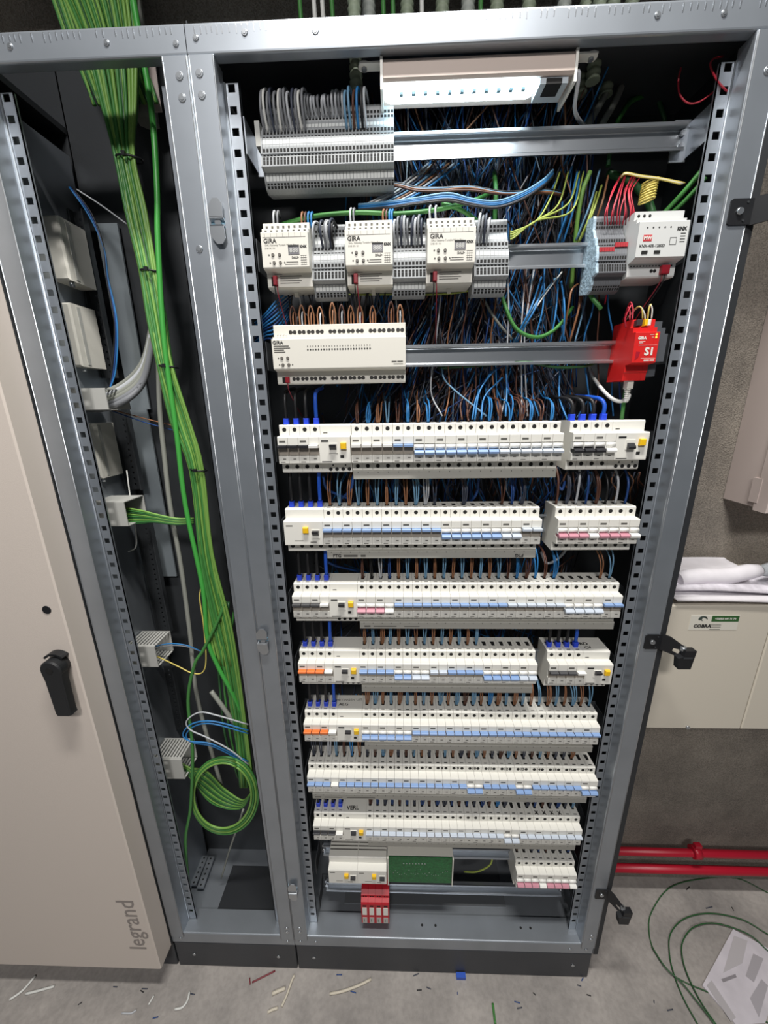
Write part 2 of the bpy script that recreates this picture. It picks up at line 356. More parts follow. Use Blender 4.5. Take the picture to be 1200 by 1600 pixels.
# left cabinet body seen through the cable bay
lb = thing('left_enclosure', 'dim inside of the cabinet behind the cream door', 'cabinet', (XD-.3, .1, ZP))
MB().rbox(XD-.62, XD-.002, .002, .2, 0, ZP-.002, .002).build('plinth', PLINTH, lb)
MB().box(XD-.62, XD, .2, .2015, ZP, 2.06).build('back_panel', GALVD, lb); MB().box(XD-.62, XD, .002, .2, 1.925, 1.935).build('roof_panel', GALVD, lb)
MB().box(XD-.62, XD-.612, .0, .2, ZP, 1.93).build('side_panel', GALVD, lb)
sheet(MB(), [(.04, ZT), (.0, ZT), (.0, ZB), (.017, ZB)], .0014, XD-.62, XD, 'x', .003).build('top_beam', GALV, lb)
# perforated rear uprights
def upright(x0, x1, Y, z0, z1, label, parent=None):
    m = MB(); zs = []; z = z0+.012
    while z < z1-.008: zs.append(z); z += .0125
    perforated(m, x0+.002, x1-.002, (x0+x1)/2-.002, (x0+x1)/2+.002, Y, .0012, zs, .002, z0, z1)
    m.box(x0, x0+.002, Y-.010, Y+.002, z0, z1); m.box(x1-.002, x1, Y-.010, Y+.002, z0, z1)
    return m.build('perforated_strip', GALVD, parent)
for a_, b_, y0, y1, Y in ((112, 134, 330, 592, .165), (176, 202, 640, 765, .165), (214, 238, 815, 985, .165), (252, 272, 1040, 1140, .165)):
    p, q = at(a_, y0, Y), at(b_, y0, Y); z1 = p.z; z0 = at(a_, y1, Y).z
    upright(p.x, q.x, Y, z0, z1, '', lb)
for x0, y0, x1, y1 in ((150, 350, 205, 640), (200, 640, 232, 900)):
    p = at(x0, y0, .19); q = at(x1, y1, .19)
    MB().box(p.x, p.x+.042, .188, .192, q.z, p.z).build('cover_strip', mat('light_zinc_sheet', '#aab4ba', .4, .6), lb)
# cream module boxes on the left cabinet's mounting plate
for i, (xr, yt, yb) in enumerate([(88, 335, 438), (107, 472, 573), (141, 662, 748)]):
    p = at(xr, yt, .09); q = at(xr, yb, .09)
    t = thing('module_box', ['uppermost', 'middle', 'lowest'][i]+' cream module box half hidden behind the left post', 'box', (p.x-.05, .12, q.z))
    MB().rbox(p.x-.1, p.x, .09, .15, q.z, p.z, .003).build('housing', WHITE2, t)
    MB().box(p.x-.02, p.x+.0012, .105, .112, q.z+.004, p.z-.004).build('side_seam', GREYP, t)
    MB().cyl((p.x-.006, .1, q.z), (0, 0, -1), .004, .008, 10).build('clip', BRIGHT, t)
# trunking ends
def duct(xr, yt, yb, Yf, dep, label, slots, torn=False):
    p = at(xr, yt, Yf); q = at(xr, yb, Yf); x1 = p.x; x0 = x1-.18; z1 = p.z; z0 = q.z
    t = thing('cable_duct', label, 'trunking', (x0+.09, Yf+dep/2, z0))
    MB().box(x0, x1, Yf, Yf+.002, z0, z1).build('cover', GREYP, t)
    MB().box(x0, x1, Yf+dep-.002, Yf+dep, z0, z1).build('back', GREYP, t)
    for zz in (z1, z0):
        x = x1
        k = 0
        while x > x1-.075 and slots:
            o = MB().box(x-.0042, x, Yf+.002, Yf+dep-.004-(random.random()*.02 if torn else 0), zz-.0008, zz+.0008).build('slat', GREYP, t); x -= .0075
        MB().box(x0, x if slots else x1, Yf+.002, Yf+dep-.002, zz-.0008, zz+.0008).build('side', GREYP, t)
        if slots: MB().box(x0, x1, Yf+.0018, Yf+.006, zz-.0011, zz+.0011).build('slat_root', GREYP, t)
duct(163, 607, 640, .06, .06, 'grey slotted duct with torn fingers around the thick grey cables', True, True)
duct(193, 785, 822, .06, .06, 'plain grey duct end releasing a green cable bunch', False)
duct(241, 1011, 1042, .06, .06, 'grey slotted duct end with a thin yellow wire coming out', True)
duct(283, 1187, 1217, .06, .06, 'lowest grey slotted duct end above the green cable coil', True)
# base rails lying in the bay
for i, (ax, ay, bx, by) in enumerate([(302, 1385, 321, 1339), (313, 1389, 331, 1340)]):
    p = atz(ax, ay, ZBB+.004); q = atz(bx, by, ZBB+.004); d = (q-p); n = Vector((d.y, -d.x, 0)).normalized()*.009
    m = MB(); vs = [p-n, p+n, q+n, q-n]; m.add([*vs, *[v+Vector((0, 0, .006)) for v in vs]], [(0, 3, 2, 1), (4, 5, 6, 7), (0, 1, 5, 4), (1, 2, 6, 5), (2, 3, 7, 6), (3, 0, 4, 7)])
    o = m.build('mounting_strip', GALV); tag(o, ['left', 'right'][i]+' of two perforated steel strips lying on the cable bay floor', 'strip')
    for k in range(6):
        c = p.lerp(q, (k+.5)/6); MB().cyl(c+Vector((0, 0, .006)), (0, 0, 1), .0025, .0003, 8).build('hole', DARK, o)

# ------------------------------------------------------------------ DIN rails
RY = .066
ZR = dict(A=1.818, B=1.668, C=1.5235, r1=1.371, r2=1.2215, r3=1.0725, r4=.923, r5=.772, r6=.6275, r7=.480, r8=.335, r9=.202)
RN = dict(A='topmost', B='second', C='third', r1='fourth', r2='fifth', r3='sixth', r4='seventh', r5='eighth', r6='ninth', r7='tenth', r8='eleventh', r9='lowest')
def rail(key):
    z = ZR[key]; x0, x1 = (.068, .700) if key == 'A' else ((.07, .70) if key not in ('r8', 'r9') else (.075, .70))
    t = thing('din_rail', f'{RN[key]} horizontal steel mounting rail in the wide cabinet', 'rail', ((x0+x1)/2, RY, z-.0175))
    m = MB(); sheet(m, [(RY, z+.0175), (RY, z+.0125), (RY+.012, z+.0120), (RY+.012, z-.0120), (RY, z-.0125), (RY, z-.0175)], .0012, x0, x1, 'x', .0015)
    m.build('rail_profile', BRIGHT if key in 'ABC' else GALV, t)
    for s, xe in ((-1, x0), (1, x1)):
        m = MB(); xa, xb = sorted((xe-s*.012, xe+s*.012))
        m.box(xa, xb, RY+.0125, RY+.015, z-.026, z+.026)
        xs = xe+s*.012; m.box(min(xs, xs-s*.0015), max(xs, xs-s*.0015), YF+.002, RY+.015, z-.022, z+.022)
        b_ = m.build('rail_bracket', GALV if key == 'A' else GALVD, t)
        for zz in (.008, -.008): MB().cyl((xe, RY+.0125, z+zz), (0, -1, 0), .0042, .006, 10).build('bracket_screw', BRIGHT, b_)
for k in ZR: rail(k)

# ------------------------------------------------------------------ modular devices
M = .0177
DY = .074
def prof_mcb(rec=True):
    p = [(.076, -.038), (.031, -.0415), (.0285, -.040), (.0285, -.0235), (.0125, -.0228), (.0120, -.0215)]
    if rec: p += [(.012, -.0098), (.0185, -.0088), (.0185, .0078), (.012, .0090)]
    return p+[(.012, .0215), (.0135, .0232), (.0285, .0237), (.0285, .0398), (.0305, .0418), (.076, .041)]
PM = [(y-DY, z+.043) for y, z in prof_mcb(True)]; PS = [(y-DY, z+.043) for y, z in prof_mcb(False)]
PR, PSS = PM[::-1], PS[::-1]
cache = {}
def cm(key, fn):
    if key not in cache: cache[key] = fn()
    return cache[key]
def Lx(n): return -n*M/2
def bodies(t, n, plain):                            # n recessed poles then `plain` plain modules
    x = Lx(n+plain)
    for k in range(n): obj('pole_housing', cm('pole', lambda: MB().prism(PR, -M/2+.00022, M/2-.00022).mesh('pole_housing', WHITE)), t, (x+(k+.5)*M, 0, 0))
    if plain: obj('control_housing', cm(('plain', plain), lambda: MB().prism(PSS, -plain*M/2+.0001, plain*M/2-.00022).mesh('control_housing', WHITE)), t, (x+(n+plain/2)*M, 0, 0))
def yz(Y, z): return Y-DY, z+.043
def holes_mesh(xs_up, xs_dn, tot, slots=True):
    def f():
        b = MB()
        for x in xs_up:
            y, z = yz(.0285, .0335); b.cyl((x, y+.0002, z), (0, -1, 0), .0036, .0004, 12)
            if slots:
                y, z = yz(.034, .0419); b.box(x-.0035, x+.0035, y, y+.0016, z-.0004, z+.0002)
                y, z = yz(.046, .0415); b.add([(x-.0030, y, z+.0003), (x+.0030, y, z+.0003), (x+.004, y+.014, z+.0001), (x-.004, y+.014, z+.0001)], [(0, 1, 2, 3)])
        for x in xs_dn:
            y, z = yz(.0285, -.0305); b.cyl((x, y+.0002, z), (0, -1, 0), .0036, .0004, 12)
        return b.mesh('terminal_holes', DARK)
    return cm(('h', tuple(round(v, 5) for v in xs_up), tuple(round(v, 5) for v in xs_dn), slots), f)
def toggle_mesh(up, col):
    def f():
        b = MB(); w_ = .0079
        if up: pr = [yz(.0180, .0082), yz(.0050, .0090), yz(.0038, .0080), yz(.0042, .0042), yz(.0180, .0030)]
        else: pr = [yz(.0180, -.0010), yz(.0050, -.0022), yz(.0022, -.0052), yz(.0030, -.0086), yz(.0180, -.0078)]
        b.prism(pr[::-1] if up else pr, -w_, w_)
        return b.mesh('toggle', COL[col])
    return cm(('t', up, col), f)
def window_mesh(up):
    def f():
        b = MB(); y, z = yz(.0142, 0)
        if up:
            b.box(-.0079, .0079, y, y+.0006, z-.0086, z+.003); b.box(-.0085, -.0079, yz(.0122, 0)[0], y, z-.0086, z+.0076); b.box(.0079, .0085, yz(.0122, 0)[0], y, z-.0086, z+.0076)
        else:
            y2, z2 = yz(.0125, .0035); b.cyl((-.0079, y2, z2), (1, 0, 0), .0042, .0158, 12); b.box(-.0088, -.0079, y2-.004, y2+.005, z2-.006, z2+.0045)
        return b.mesh('toggle_window' if up else 'toggle_barrel', TAUPE if up else COL['white'])
    return cm(('w', up), f)
def marks_mesh(n, tot):
    def f():
        b = MB(); x = Lx(tot); y, z = yz(.0119, 0)
        for k in range(n):
            if k % 2 == 0: b.box(x+k*M+.003, x+k*M+.0135, y-.0002, y+.0002, z+.0135, z+.0165)
            b.box(x+k*M+.0075, x+k*M+.0125, y-.0002, y+.0002, z-.0155, z-.0140)
            if k % 2 == 0: b.box(x+k*M+.003, x+k*M+.011, y-.00015, y+.0002, z-.0205, z-.0195)
        return b.mesh('printed_marks', INK)
    return cm(('m', n, tot), f)
def poles(root, n, tot, states):
    for k in range(n):
        up, col = states[k]; x = Lx(tot)+(k+.5)*M
        obj('toggle', toggle_mesh(up, col), root, (x, 0, 0)); obj('toggle_window' if up else 'toggle_barrel', window_mesh(up), root, (x, 0, 0))
CN = dict(blue='blue', pale='pale grey', white='white', pink='pink', black='black', orange='orange', grey='dark grey')
def mcb(xl, zc, n, states, label, group, name='circuit_breaker'):
    t = thing(name, label, 'breaker', (xl+n*M/2, DY, zc-.043), group)
    bodies(t, n, 0); xs = [Lx(n)+(k+.5)*M for k in range(n)]
    obj('terminal_holes', holes_mesh(xs, xs, n), t); poles(t, n, n, states); obj('printed_marks', marks_mesh(n, n), t); return t
def small_toggle(t, x, up, col='black', z0=.004):
    y, z = yz(.012, z0)
    MB2 = MB().box(x-.0072, x+.0072, y-.0006, y+.0002, z-.0115, z+.0065); o = obj('toggle_frame', cm(('tf', z0), lambda: MB().box(-.0075, .0075, y-.0012, y+.0002, z-.0095, z+.0068).mesh('toggle_frame', WHITE)), t, (x, 0, 0))
    f = lambda: MB().prism(([(y-.001, z+.0055), (y-.0085, z+.0052), (y-.0080, z+.001), (y-.001, z-.004)] if up else [(y-.001, z+.002), (y-.008, z-.004), (y-.0075, z-.008), (y-.001, z-.0085)])[::-1], -.0058, .0058).mesh('toggle', COL[col])
    obj('toggle', cm(('st', up, col, z0), f), t, (x, 0, 0))
def yellow(t, x):
    y, z = yz(.012, .0068)
    obj('test_button', cm('yb', lambda: MB().rbox(-.0050, .0050, y-.0058, y+.0002, z-.0055, z+.0055, .0012).mesh('test_button', YEL)), t, (x, 0, 0))
def rcbo(xl, zc, states, up, label, name='residual_current_breaker'):
    tot = 7; t = thing(name, label, 'breaker', (xl+tot*M/2, DY, zc-.043))
    bodies(t, 4, 3); xs = [Lx(7)+(k+.5)*M for k in range(4)]
    obj('terminal_holes', holes_mesh(xs, xs, 7), t); poles(t, 4, 7, states); obj('printed_marks', marks_mesh(4, 7), t)
    small_toggle(t, Lx(7)+5.35*M, up); yellow(t, Lx(7)+6.35*M)
    def f():
        b = MB(); y, z = yz(.0119, 0); x = Lx(7)
        b.box(x+4.2*M, x+4.9*M, y-.0002, y+.0002, z+.0135, z+.0165); b.box(x+4.2*M, x+5.2*M, y-.0002, y+.0002, z-.0205, z-.0192)
        b.box(x+6.0*M, x+6.35*M, y-.0002, y+.0002, z-.014, z-.009); y2, z2 = yz(.0284, 0); b.box(x+4.3*M, x+4.7*M, y2-.0002, y2+.0002, z2+.027, z2+.0285)
        for k in range(4):
            b.cyl((x+(4.85+.62*k)*M, y2+.0002, z2-.0355), (0, -1, 0), .0033, .0004, 12)
            if k in (0, 2): b.cyl((x+(5.1+.62*k)*M, y2+.0002, z2-.0285), (0, -1, 0), .0016, .0004, 8)
        return b.mesh('printed_marks', INKB)
    obj('control_holes', cm('rm', f), t); return t
def rcd4(xl, zc, label, yx=2.25, tx=3.25, grooves=False):
    t = thing('residual_current_breaker', label, 'breaker', (xl+2*M, DY, zc-.043))
    bodies(t, 0, 4); xs = [Lx(4)+(k+.5)*M for k in range(4)]
    obj('terminal_holes', holes_mesh([], xs, 4), t); yellow(t, Lx(4)+yx*M); small_toggle(t, Lx(4)+tx*M, True, 'black', 0)
    if grooves:
        for yy in (.044, .052, .060): MB().box(xl+.001, xl+4*M-.001, yy, yy+.0022, zc+.0405, zc+.0424).build('top_groove', INK, t)
    y, z = yz(.0119, 0)
    obj('printed_marks', cm('r4', lambda: MB().box(Lx(4)+.004, Lx(4)+.016, y-.0002, y+.0002, z+.0135, z+.0155).box(Lx(4)+.018, Lx(4)+.034, y-.0002, y+.0002, z-.0145, z-.0135).box(Lx(4)+.047, Lx(4)+.058, y-.0002, y+.0002, z-.0175, z-.016).mesh('printed_marks', INK)), t); return t
def desc(st):
    ups = {u for u, c in st}; cols = []
    for u, c in st:
        if c not in cols: cols.append(c)
    pos = 'raised' if ups == {True} else 'lowered'
    return f"{pos} {' and '.join(CN[c] for c in cols)} toggles"
def row_mcbs(xl, zc, spec, rowname, start=0):       # spec: list of (poles, up, colours)
    x = xl; out = []
    for i, (n, up, cols) in enumerate(spec):
        cs = cols if isinstance(cols, list) else [cols]*n; st = [(up, c) for c in cs]
        lab = f"{ {2:'two',4:'four'}[n] }-pole breaker, {desc(st)}, {ORD[i+start]} from left in {rowname}"
        out.append(mcb(x, zc, n, st, lab, 'breakers in '+rowname)); x += n*M
    return out
def comb(xa, xb, zc, rowname, label):
    t = thing('comb_busbar', label, 'busbar', ((xa+xb)/2, .025, zc-.053))
    MB().rbox(xa, xb, .0205, .0280, zc-.0530, zc-.0375, .0012).build('cover', COMB, t)
    m = MB(); x = xa+.008
    while x < xb-.006:
        m.box(x, x+.0012, .0202, .0206, zc-.0415, zc-.0395); x += M
    m.build('pole_numbers', INK, t); return t
XL = .0698; XM = .1937
T, F = True, False
B4 = [(T, 'black')]*3+[(T, 'white')]
# row 1
z = ZR['r1']
rcbo(XL-.001, z, B4, True, 'seven-module breaker with black toggles at left end of the first breaker row')
row_mcbs(XM, z, [(2, T, 'white'), (2, T, 'white'), (2, T, 'blue')]+[(2, F, 'blue')]*4+[(2, F, 'pale')]*3, 'the first breaker row')
rcbo(.5630, z, [(F, 'black')]*3+[(F, 'white')], False, 'seven-module breaker with lowered black toggles at right end of first row')
comb(XM+.001, XM+20*M-.002, z, '', 'blank grey comb busbar under the first breaker row')
# row 2
z = ZR['r2']; x2 = .1372
rcd4(x2-4*M, z, 'four-module residual current breaker with blank shoulder, left of second row')
row_mcbs(x2, z, [(2, T, 'blue')]*6+[(2, F, 'blue')]*3+[(2, F, 'pale')]+[(2, T, 'pale')], 'the second breaker row')
c = comb(x2+.003, x2+22*M-.002, z, '', 'grey comb busbar printed with letters under the second breaker row')
text('FTG', .0085, (x2+.022, .0202, z-.0475), c, INKB, bold=.0003); text('FTG', .0085, (x2+22*M-.032, .0202, z-.0475), c, INKB, (90, 180, 0), bold=.0003)
MB().box(x2+.034, x2+.060, .0202, .0206, z-.0495, z-.0455).box(x2+.066, x2+.075, .0202, .0206, z-.0495, z-.0455).build('printed_marks', INK, c)
row_mcbs(.5545, z, [(4, F, ['pink']*3+['white'])]*2, 'the second row at right')
# row 3
z = ZR['r3']
rcbo(XL, z, [(T, 'grey')]*3+[(T, 'white')], True, 'seven-module breaker with dark grey toggles at left end of third row')
row_mcbs(XM, z, [(4, F, ['pink']*3+['white'])]+[(2, T, 'blue')]*6+[(2, T, 'pale')]*3+[(2, F, 'pale')]*2+[(2, T, 'blue')], 'the third breaker row')
c = comb(XM+.003, XM+28*M-.002, z, '', 'long grey comb busbar with fine print under the third breaker row')
MB().box(XM+.012, XM+.024, .0202, .0206, z-.0485, z-.0455).box(XM+.03, XM+.075, .0202, .0206, z-.048, z-.046).box(XM+.09, XM+.12, .0202, .0206, z-.048, z-.0465).build('printed_marks', INK, c)
# row 4
z = ZR['r4']; O4 = [(T, 'orange')]*3+[(T, 'white')]
rcbo(XL, z, O4, True, 'seven-module breaker with orange toggles at left end of the fourth row')
row_mcbs(XM-.001, z, [(2, T, 'blue')]*2+[(2, F, 'blue')]+[(2, F, 'pale')]+[(2, T, 'pale')]+[(2, T, 'blue')]*2+[(2, F, 'blue')]*2+[(2, F, 'pale')], 'the fourth breaker row')
comb(XM+.002, XM+20*M-.002, z, '', 'plain grey comb busbar under the fourth breaker row')
t = rcbo(.5700, z, [(T, 'grey')]*3+[(T, 'white')], True, 'seven-module breaker with handwriting on top, right end of fourth row')
text('BORD', .013, (.643, .052, z+.0424), t, INKB, (0, 0, 3), 'handwriting', .0003); text('CV', .011, (.655, .040, z+.0424), t, INKB, (0, 0, 8), 'handwriting', .0003)
# row 5
z = ZR['r5']
t = rcbo(XL, z, O4, True, 'seven-module breaker with orange toggles and handwriting, left end of fifth row')
text('METINGEN UIT', .0085, (XL+.093, .060, z+.0424), t, INK, (0, 0, 2), 'handwriting'); text('ALG', .011, (XL+.082, .047, z+.0424), t, INKB, (0, 0, 0), 'handwriting', .0002)
row_mcbs(XM, z, [(2, F, 'blue')]*3+[(2, T, 'blue')]*11, 'the fifth breaker row')
comb(XM+.004, XM+28*M-.003, z, '', 'plain long grey comb busbar under the fifth breaker row')
# row 6
z = ZR['r6']; x6 = .0672
r6 = row_mcbs(x6, z, [(4, T, ['blue']*3+['white'])]+[(2, T, 'blue')]*8+[(2, F, 'blue')]+[(2, T, 'blue')]*2+[(2, F, 'blue')]+[(2, T, 'blue')]*3+[(2, F, 'blue')], 'the sixth breaker row')
for i, t in enumerate(r6): text(str(i+1), .0095, (x6+2*M if i == 0 else x6+(4+2*i-1)*M, .0281, z+.0335), t, INKB, name='handwritten_number', bold=.0003)
c = comb(x6+.006, x6+36*M-.012, z, '', 'grey comb busbar with faint print under the sixth breaker row')
MB().box(x6+.012, x6+.026, .0202, .0206, z-.0485, z-.0455).box(x6+.034, x6+.075, .0202, .0206, z-.048, z-.046).box(x6+.085, x6+.15, .0202, .0206, z-.048, z-.0466).build('printed_marks', INK, c)
# row 7
z = ZR['r7']
t = rcbo(XL+.001, z, B4, True, 'seven-module breaker marked by hand on top, left end of seventh row')
text('VERL', .013, (XL+.092, .040, z+.0424), t, INKB, (0, 0, 2), 'handwriting', .0003)
r7 = row_mcbs(XM, z, [(2, T, 'pale')]*9+[(2, F, 'pale')]+[(2, T, 'pale')]*4, 'the seventh breaker row')
for k in range(4): text('X', .012, (XM+(22.5+k)*M, .036, z+.0424), r7[11+k//2], INKB, (0, 0, -6+4*k), 'handwritten_cross', .0004)
comb(XM+.004, XM+28*M-.004, z, '', 'plain grey comb busbar under the seventh breaker row')
# row 8
z = ZR['r8']
rcd4(.0985, z, 'left of two residual current breakers with yellow buttons in bottom row', 2.5, 3.4, True); rcd4(.0985+4*M, z, 'right of two residual current breakers beside the green circuit board', 2.3, 3.4, True)
row_mcbs(.5532, z, [(4, F, ['pink']*3+['white'])]*2, 'the bottom row')
t = thing('open_module', 'off-white module with its cover off showing a green circuit board', 'module', (.323, .06, z-.045))
MB().box(.2425, .2450, .022, .09, z-.043, z+.050).box(.4005, .4030, .022, .09, z-.043, z+.050).box(.2450, .4005, .085, .09, z-.043, z+.050).build('housing', WHITE2, t)
MB().box(.2450, .4005, .030, .09, z+.0475, z+.050).box(.29, .35, .05, .062, z+.050, z+.0512).build('housing_top', WHITE2, t)
pcbm = mat('green_circuit_board', '#14602f', .3, 0, .35, 160, .3, 300)
pb = MB().box(.2455, .4000, .0275, .029, z-.041, z+.047).build('circuit_board', pcbm, t)
m = MB()
for k in range(8): m.cyl((.282+.0075*k, .0275, z+.026), (0, -1, 0), .0014, .0012, 8)
for k in range(26): m.cyl((.25+.0056*k+random.uniform(-.001, .001), .0275, z-.002+random.uniform(-.012, .008)), (0, -1, 0), .0008, .0008, 6)
m.build('solder_joints', BRIGHT, pb)
# surge arrester on the lowest rail
z = ZR['r9']+.010
t = thing('surge_arrester', 'red four-module surge arrester with white labels on the lowest rail', 'surge arrester', (.211, .07, z-.045))
x0 = .1745
for k in range(4):
    a, b = x0+k*M+.0002, x0+(k+1)*M-.0002
    MB().prism([(.076, z-.040), (.031, z-.046), (.014, z-.046), (.012, z-.043), (.012, z+.026), (.014, z+.031), (.0225, z+.033), (.0225, z+.041), (.031, z+.048), (.076, z+.047)][::-1], a, b).build('module', mat('arrester_red', '#b81f2c', .42), t)
    md = t.children[-1]
    MB().box(a+.003, b-.003, .0114, .0121, z-.012, z+.014).build('label', WHITE, md); MB().box(a+.003, b-.003, .0114, .0121, z-.042, z-.022).build('label', GREYP, md)
    MB().box(a+.0065, a+.0078, .0111, .0115, z-.037, z-.027).build('print', INK, md); MB().box(a+.004, b-.004, .0114, .0121, z+.0180, z+.0220).build('slot', DARK, md)
    MB().cyl((a+.006, .0226, z+.037), (0, -1, 0), .0022, .0004, 8).cyl((a+.012, .0226, z+.037), (0, -1, 0), .0022, .0004, 8).build('terminal_holes', DARK, md)

# ------------------------------------------------------------------ terminal blocks
TP = [(.078, .046), (.057, .043), (.055, .0395), (.0545, .024), (.046, .0105), (.043, .0090), (.041, -.0005), (.0385, -.0012), (.0385, -.003), (.036, -.0040), (.033, -.0155), (.0325, -.0245), (.034, -.0250), (.034, -.0275), (.031, -.0285), (.028, -.0415), (.0285, -.0425), (.039, -.0445), (.0405, -.0545), (.0445, -.0625), (.053, -.0655), (.078, -.060)]
def on(z):                                          # front depth of the terminal profile at height z
    for (y0, a), (y1, b) in zip(TP, TP[1:]):
        if min(a, b) <= z <= max(a, b) and a != b: return y0+(y1-y0)*(z-a)/(b-a)
    return .03
def terminal_meshes(w_, red=False):
    def f1():
        me = MB().prism([(y-DY, z+.066) for y, z in TP], -w_/2+.0001, w_/2-.0001).mesh('terminal', TB); return me
    def q(b, z, hh, hw, zz=None):
        ya, yb = on(z+hh), on(z-hh); o = -.0003
        b.add([(-hw, yb-DY+o, z-hh+.066), (hw, yb-DY+o, z-hh+.066), (hw, ya-DY+o, z+hh+.066), (-hw, ya-DY+o, z+hh+.066)], [(0, 1, 2, 3)])
    def f2():
        b = MB(); h = w_*.33
        for z, hh in ((.033, .0018), (.0275, .0016), (.0052, .0022), (-.0022, .0009), (-.0205, .0022), (-.0262, .0010), (-.0315, .0018), (-.0368, .0030), (-.0572, .0010), (-.0606, .0015)): q(b, z, hh, h)
        return b.mesh('wire_openings', DARK)
    def f3():
        b = MB(); h = w_*.42; q(b, -.0098, .0028, h); q(b, -.0500, .0042, h); q(b, .0165, .003, h); return b.mesh('marker', TBW)
    k = round(w_, 5)
    return cm(('tb', k), f1), cm(('to', k), f2), cm(('tm', k), f3)
def terminals(xa, xb, n, zc, label, group):
    w_ = (xb-xa)/n; a, b, c = terminal_meshes(w_)
    for i in range(n):
        o = obj('terminal_block', a, None, (xa+(i+.5)*w_, DY, zc-.066)); tag(o, label.format(ORD[i]), 'terminal block', group)
        obj('wire_openings', b, o); obj('marker', c, o)
    m = MB().prism([(y-.0004, z+zc) for y, z in TP], xa-.0022, xa-.0004)
    tag(m.build('end_plate', TB), 'thin grey end plate left of the '+group, 'end plate')
    return w_
TA0, TA1 = .0790, .2700
terminals(TA0, TA1, 38, ZR['A']+.003, '{} narrow grey terminal block from left in the strip on the topmost rail', 'terminal strip on the topmost rail')
tag(MB().box(.0695, .0765, .036, .075, ZR['A']-.010, ZR['A']+.020).build('end_clamp', GREYP), 'grey end clamp left of the topmost terminal strip', 'clamp')
TB_ = [(.1440, .1925, 9), (.2680, .3180, 9), (.3940, .4440, 9)]
for i, (a, b, n) in enumerate(TB_):
    terminals(a, b, n, ZR['B']+.005, '{} narrow grey terminal block from left after the '+ORD[i]+' gateway', f'terminals right of the {ORD[i]} gateway')

# ------------------------------------------------------------------ devices on the second rail
def gateway(xl, zc, idx):
    n = 4*M; t = thing('lighting_gateway', f'{["left", "middle", "right"][idx]} of three cream lighting gateways with small display', 'gateway', (xl+n/2, DY, zc-.05))
    P = [(.078, -.045), (.034, -.047), (.0285, -.045), (.0285, -.0262), (.013, -.0240), (.012, -.0225), (.012, .0225), (.013, .0235), (.0205, .0237), (.0205, .0300), (.0215, .0308), (.0285, .0310), (.0285, .0400), (.030, .0410), (.078, .041)]
    MB().prism([(y, z+zc) for y, z in P][::-1], xl+.0003, xl+n-.0003).build('housing', WHITE2, t)
    m = MB()
    for k in range(8):
        x = xl+.006+k*.0084; m.box(x-.0016, x+.0016, .0202, .0206, zc+.0255, zc+.0285); m.box(x-.0016, x+.0016, .0282, .0286, zc+.0335, zc+.037)
    m.build('terminal_slots', INK, t)
    text('GIRA', .0085, (xl+.0135, .0117, zc+.0115), t, INKB, bold=.0002); text('DALI Gateway Tunable White Plus', .0033, (xl+.029, .0117, zc+.0062), t, INK); text('2180 00 / I01', .003, (xl+.013, .0117, zc+.0022), t, INK)
    text('KNX', .0046, (xl+.0625, .0117, zc+.0035), t, INKB, bold=.0003); text('DALI>', .004, (xl+.050, .0117, zc-.0105), t, INK, bold=.0002)
    dp = MB().box(xl+.040, xl+.0565, .0115, .0121, zc-.0065, zc+.0058).build('display', mat('display_dark', '#77767a', .25), t)
    text('888', .0085, (xl+.0483, .0113, zc-.0012), dp, mat('display_digits', '#b9b9b5', .4), name='digits', bold=.0002)
    MB().box(xl+.040, xl+.0565, .0113, .0116, zc+.0035, zc+.0058).build('display_bar', INKB, dp)
    for bx, bz in ((.0165, -.0065), (.0265, -.0065), (.0175, -.0168), (.0270, -.0168)):
        MB().cyl((xl+bx, .012, zc+bz), (0, -1, 0), .0024, .0016, 12, .0021).build('button', mat('grey_button', '#6a6660', .4), t)
    m = MB()
    for bx, bz in ((.0105, -.0065), (.0115, -.0168), (.0335, -.0168)): m.cyl((xl+bx, .0121, zc+bz), (0, -1, 0), .0012, .0004, 8)
    for k in range(5): m.box(xl+.058, xl+.067, .0117, .0121, zc-.008-.003*k, zc-.0076-.003*k)
    for k in range(3): m.box(xl+.0595+.003*k, xl+.0598+.003*k, .0117, .0121, zc-.020, zc-.008)
    for k in range(7): m.box(xl+.006+k*.009, xl+.0063+k*.009, .0117, .0121, zc+.0165, zc+.0215)
    m.box(xl+.003, xl+.067, .0117, .0121, zc+.0162, zc+.0165); m.box(xl+.036, xl+.054, .0117, .0121, zc-.0165, zc-.0158); m.box(xl+.034, xl+.054, .0117, .0121, zc-.0195, zc-.0188)
    m.build('printed_marks', INK, t)
    m = MB()
    for k in range(4): m.box(xl+.020, xl+.054-.004*(k % 2), .0282, .0286, zc-.0305-.0032*k, zc-.0295-.0032*k)
    m.box(xl+.012, xl+.024, .0282, .0286, zc-.0275, zc-.0270).build('printed_lines', INK, t)
    MB().box(xl+.0065, xl+.0165, .0281, .0287, zc-.0435, zc-.0305).build('bus_socket', DARK, t)
    b = MB().rbox(xl+.0105, xl+.0165, .0215, .0287, zc-.0435, zc-.0305, .0008).build('bus_plug', REDD, t)
    MB().box(xl+.036, xl+.042, .05, .056, zc-.053, zc-.046).build('rail_clip', WHITE2, t)
    wire('bus_wire', [(xl+.0115, .025, zc-.043), (xl+.012, .027, zc-.055), (xl+.011, .05, zc-.085), (xl+.014, .09, zc-.12)], .0009, 'black', f'thin black bus wire under the {["left", "middle", "right"][idx]} gateway')
    wire('bus_wire', [(xl+.0155, .025, zc-.043), (xl+.0165, .026, zc-.06), (xl+.019, .05, zc-.095), (xl+.023, .09, zc-.14)], .0009, 'dred', f'thin dark red bus wire under the {["left", "middle", "right"][idx]} gateway')
for i, x in enumerate((.0712, .1962, .3178)): gateway(x, ZR['B'], i)

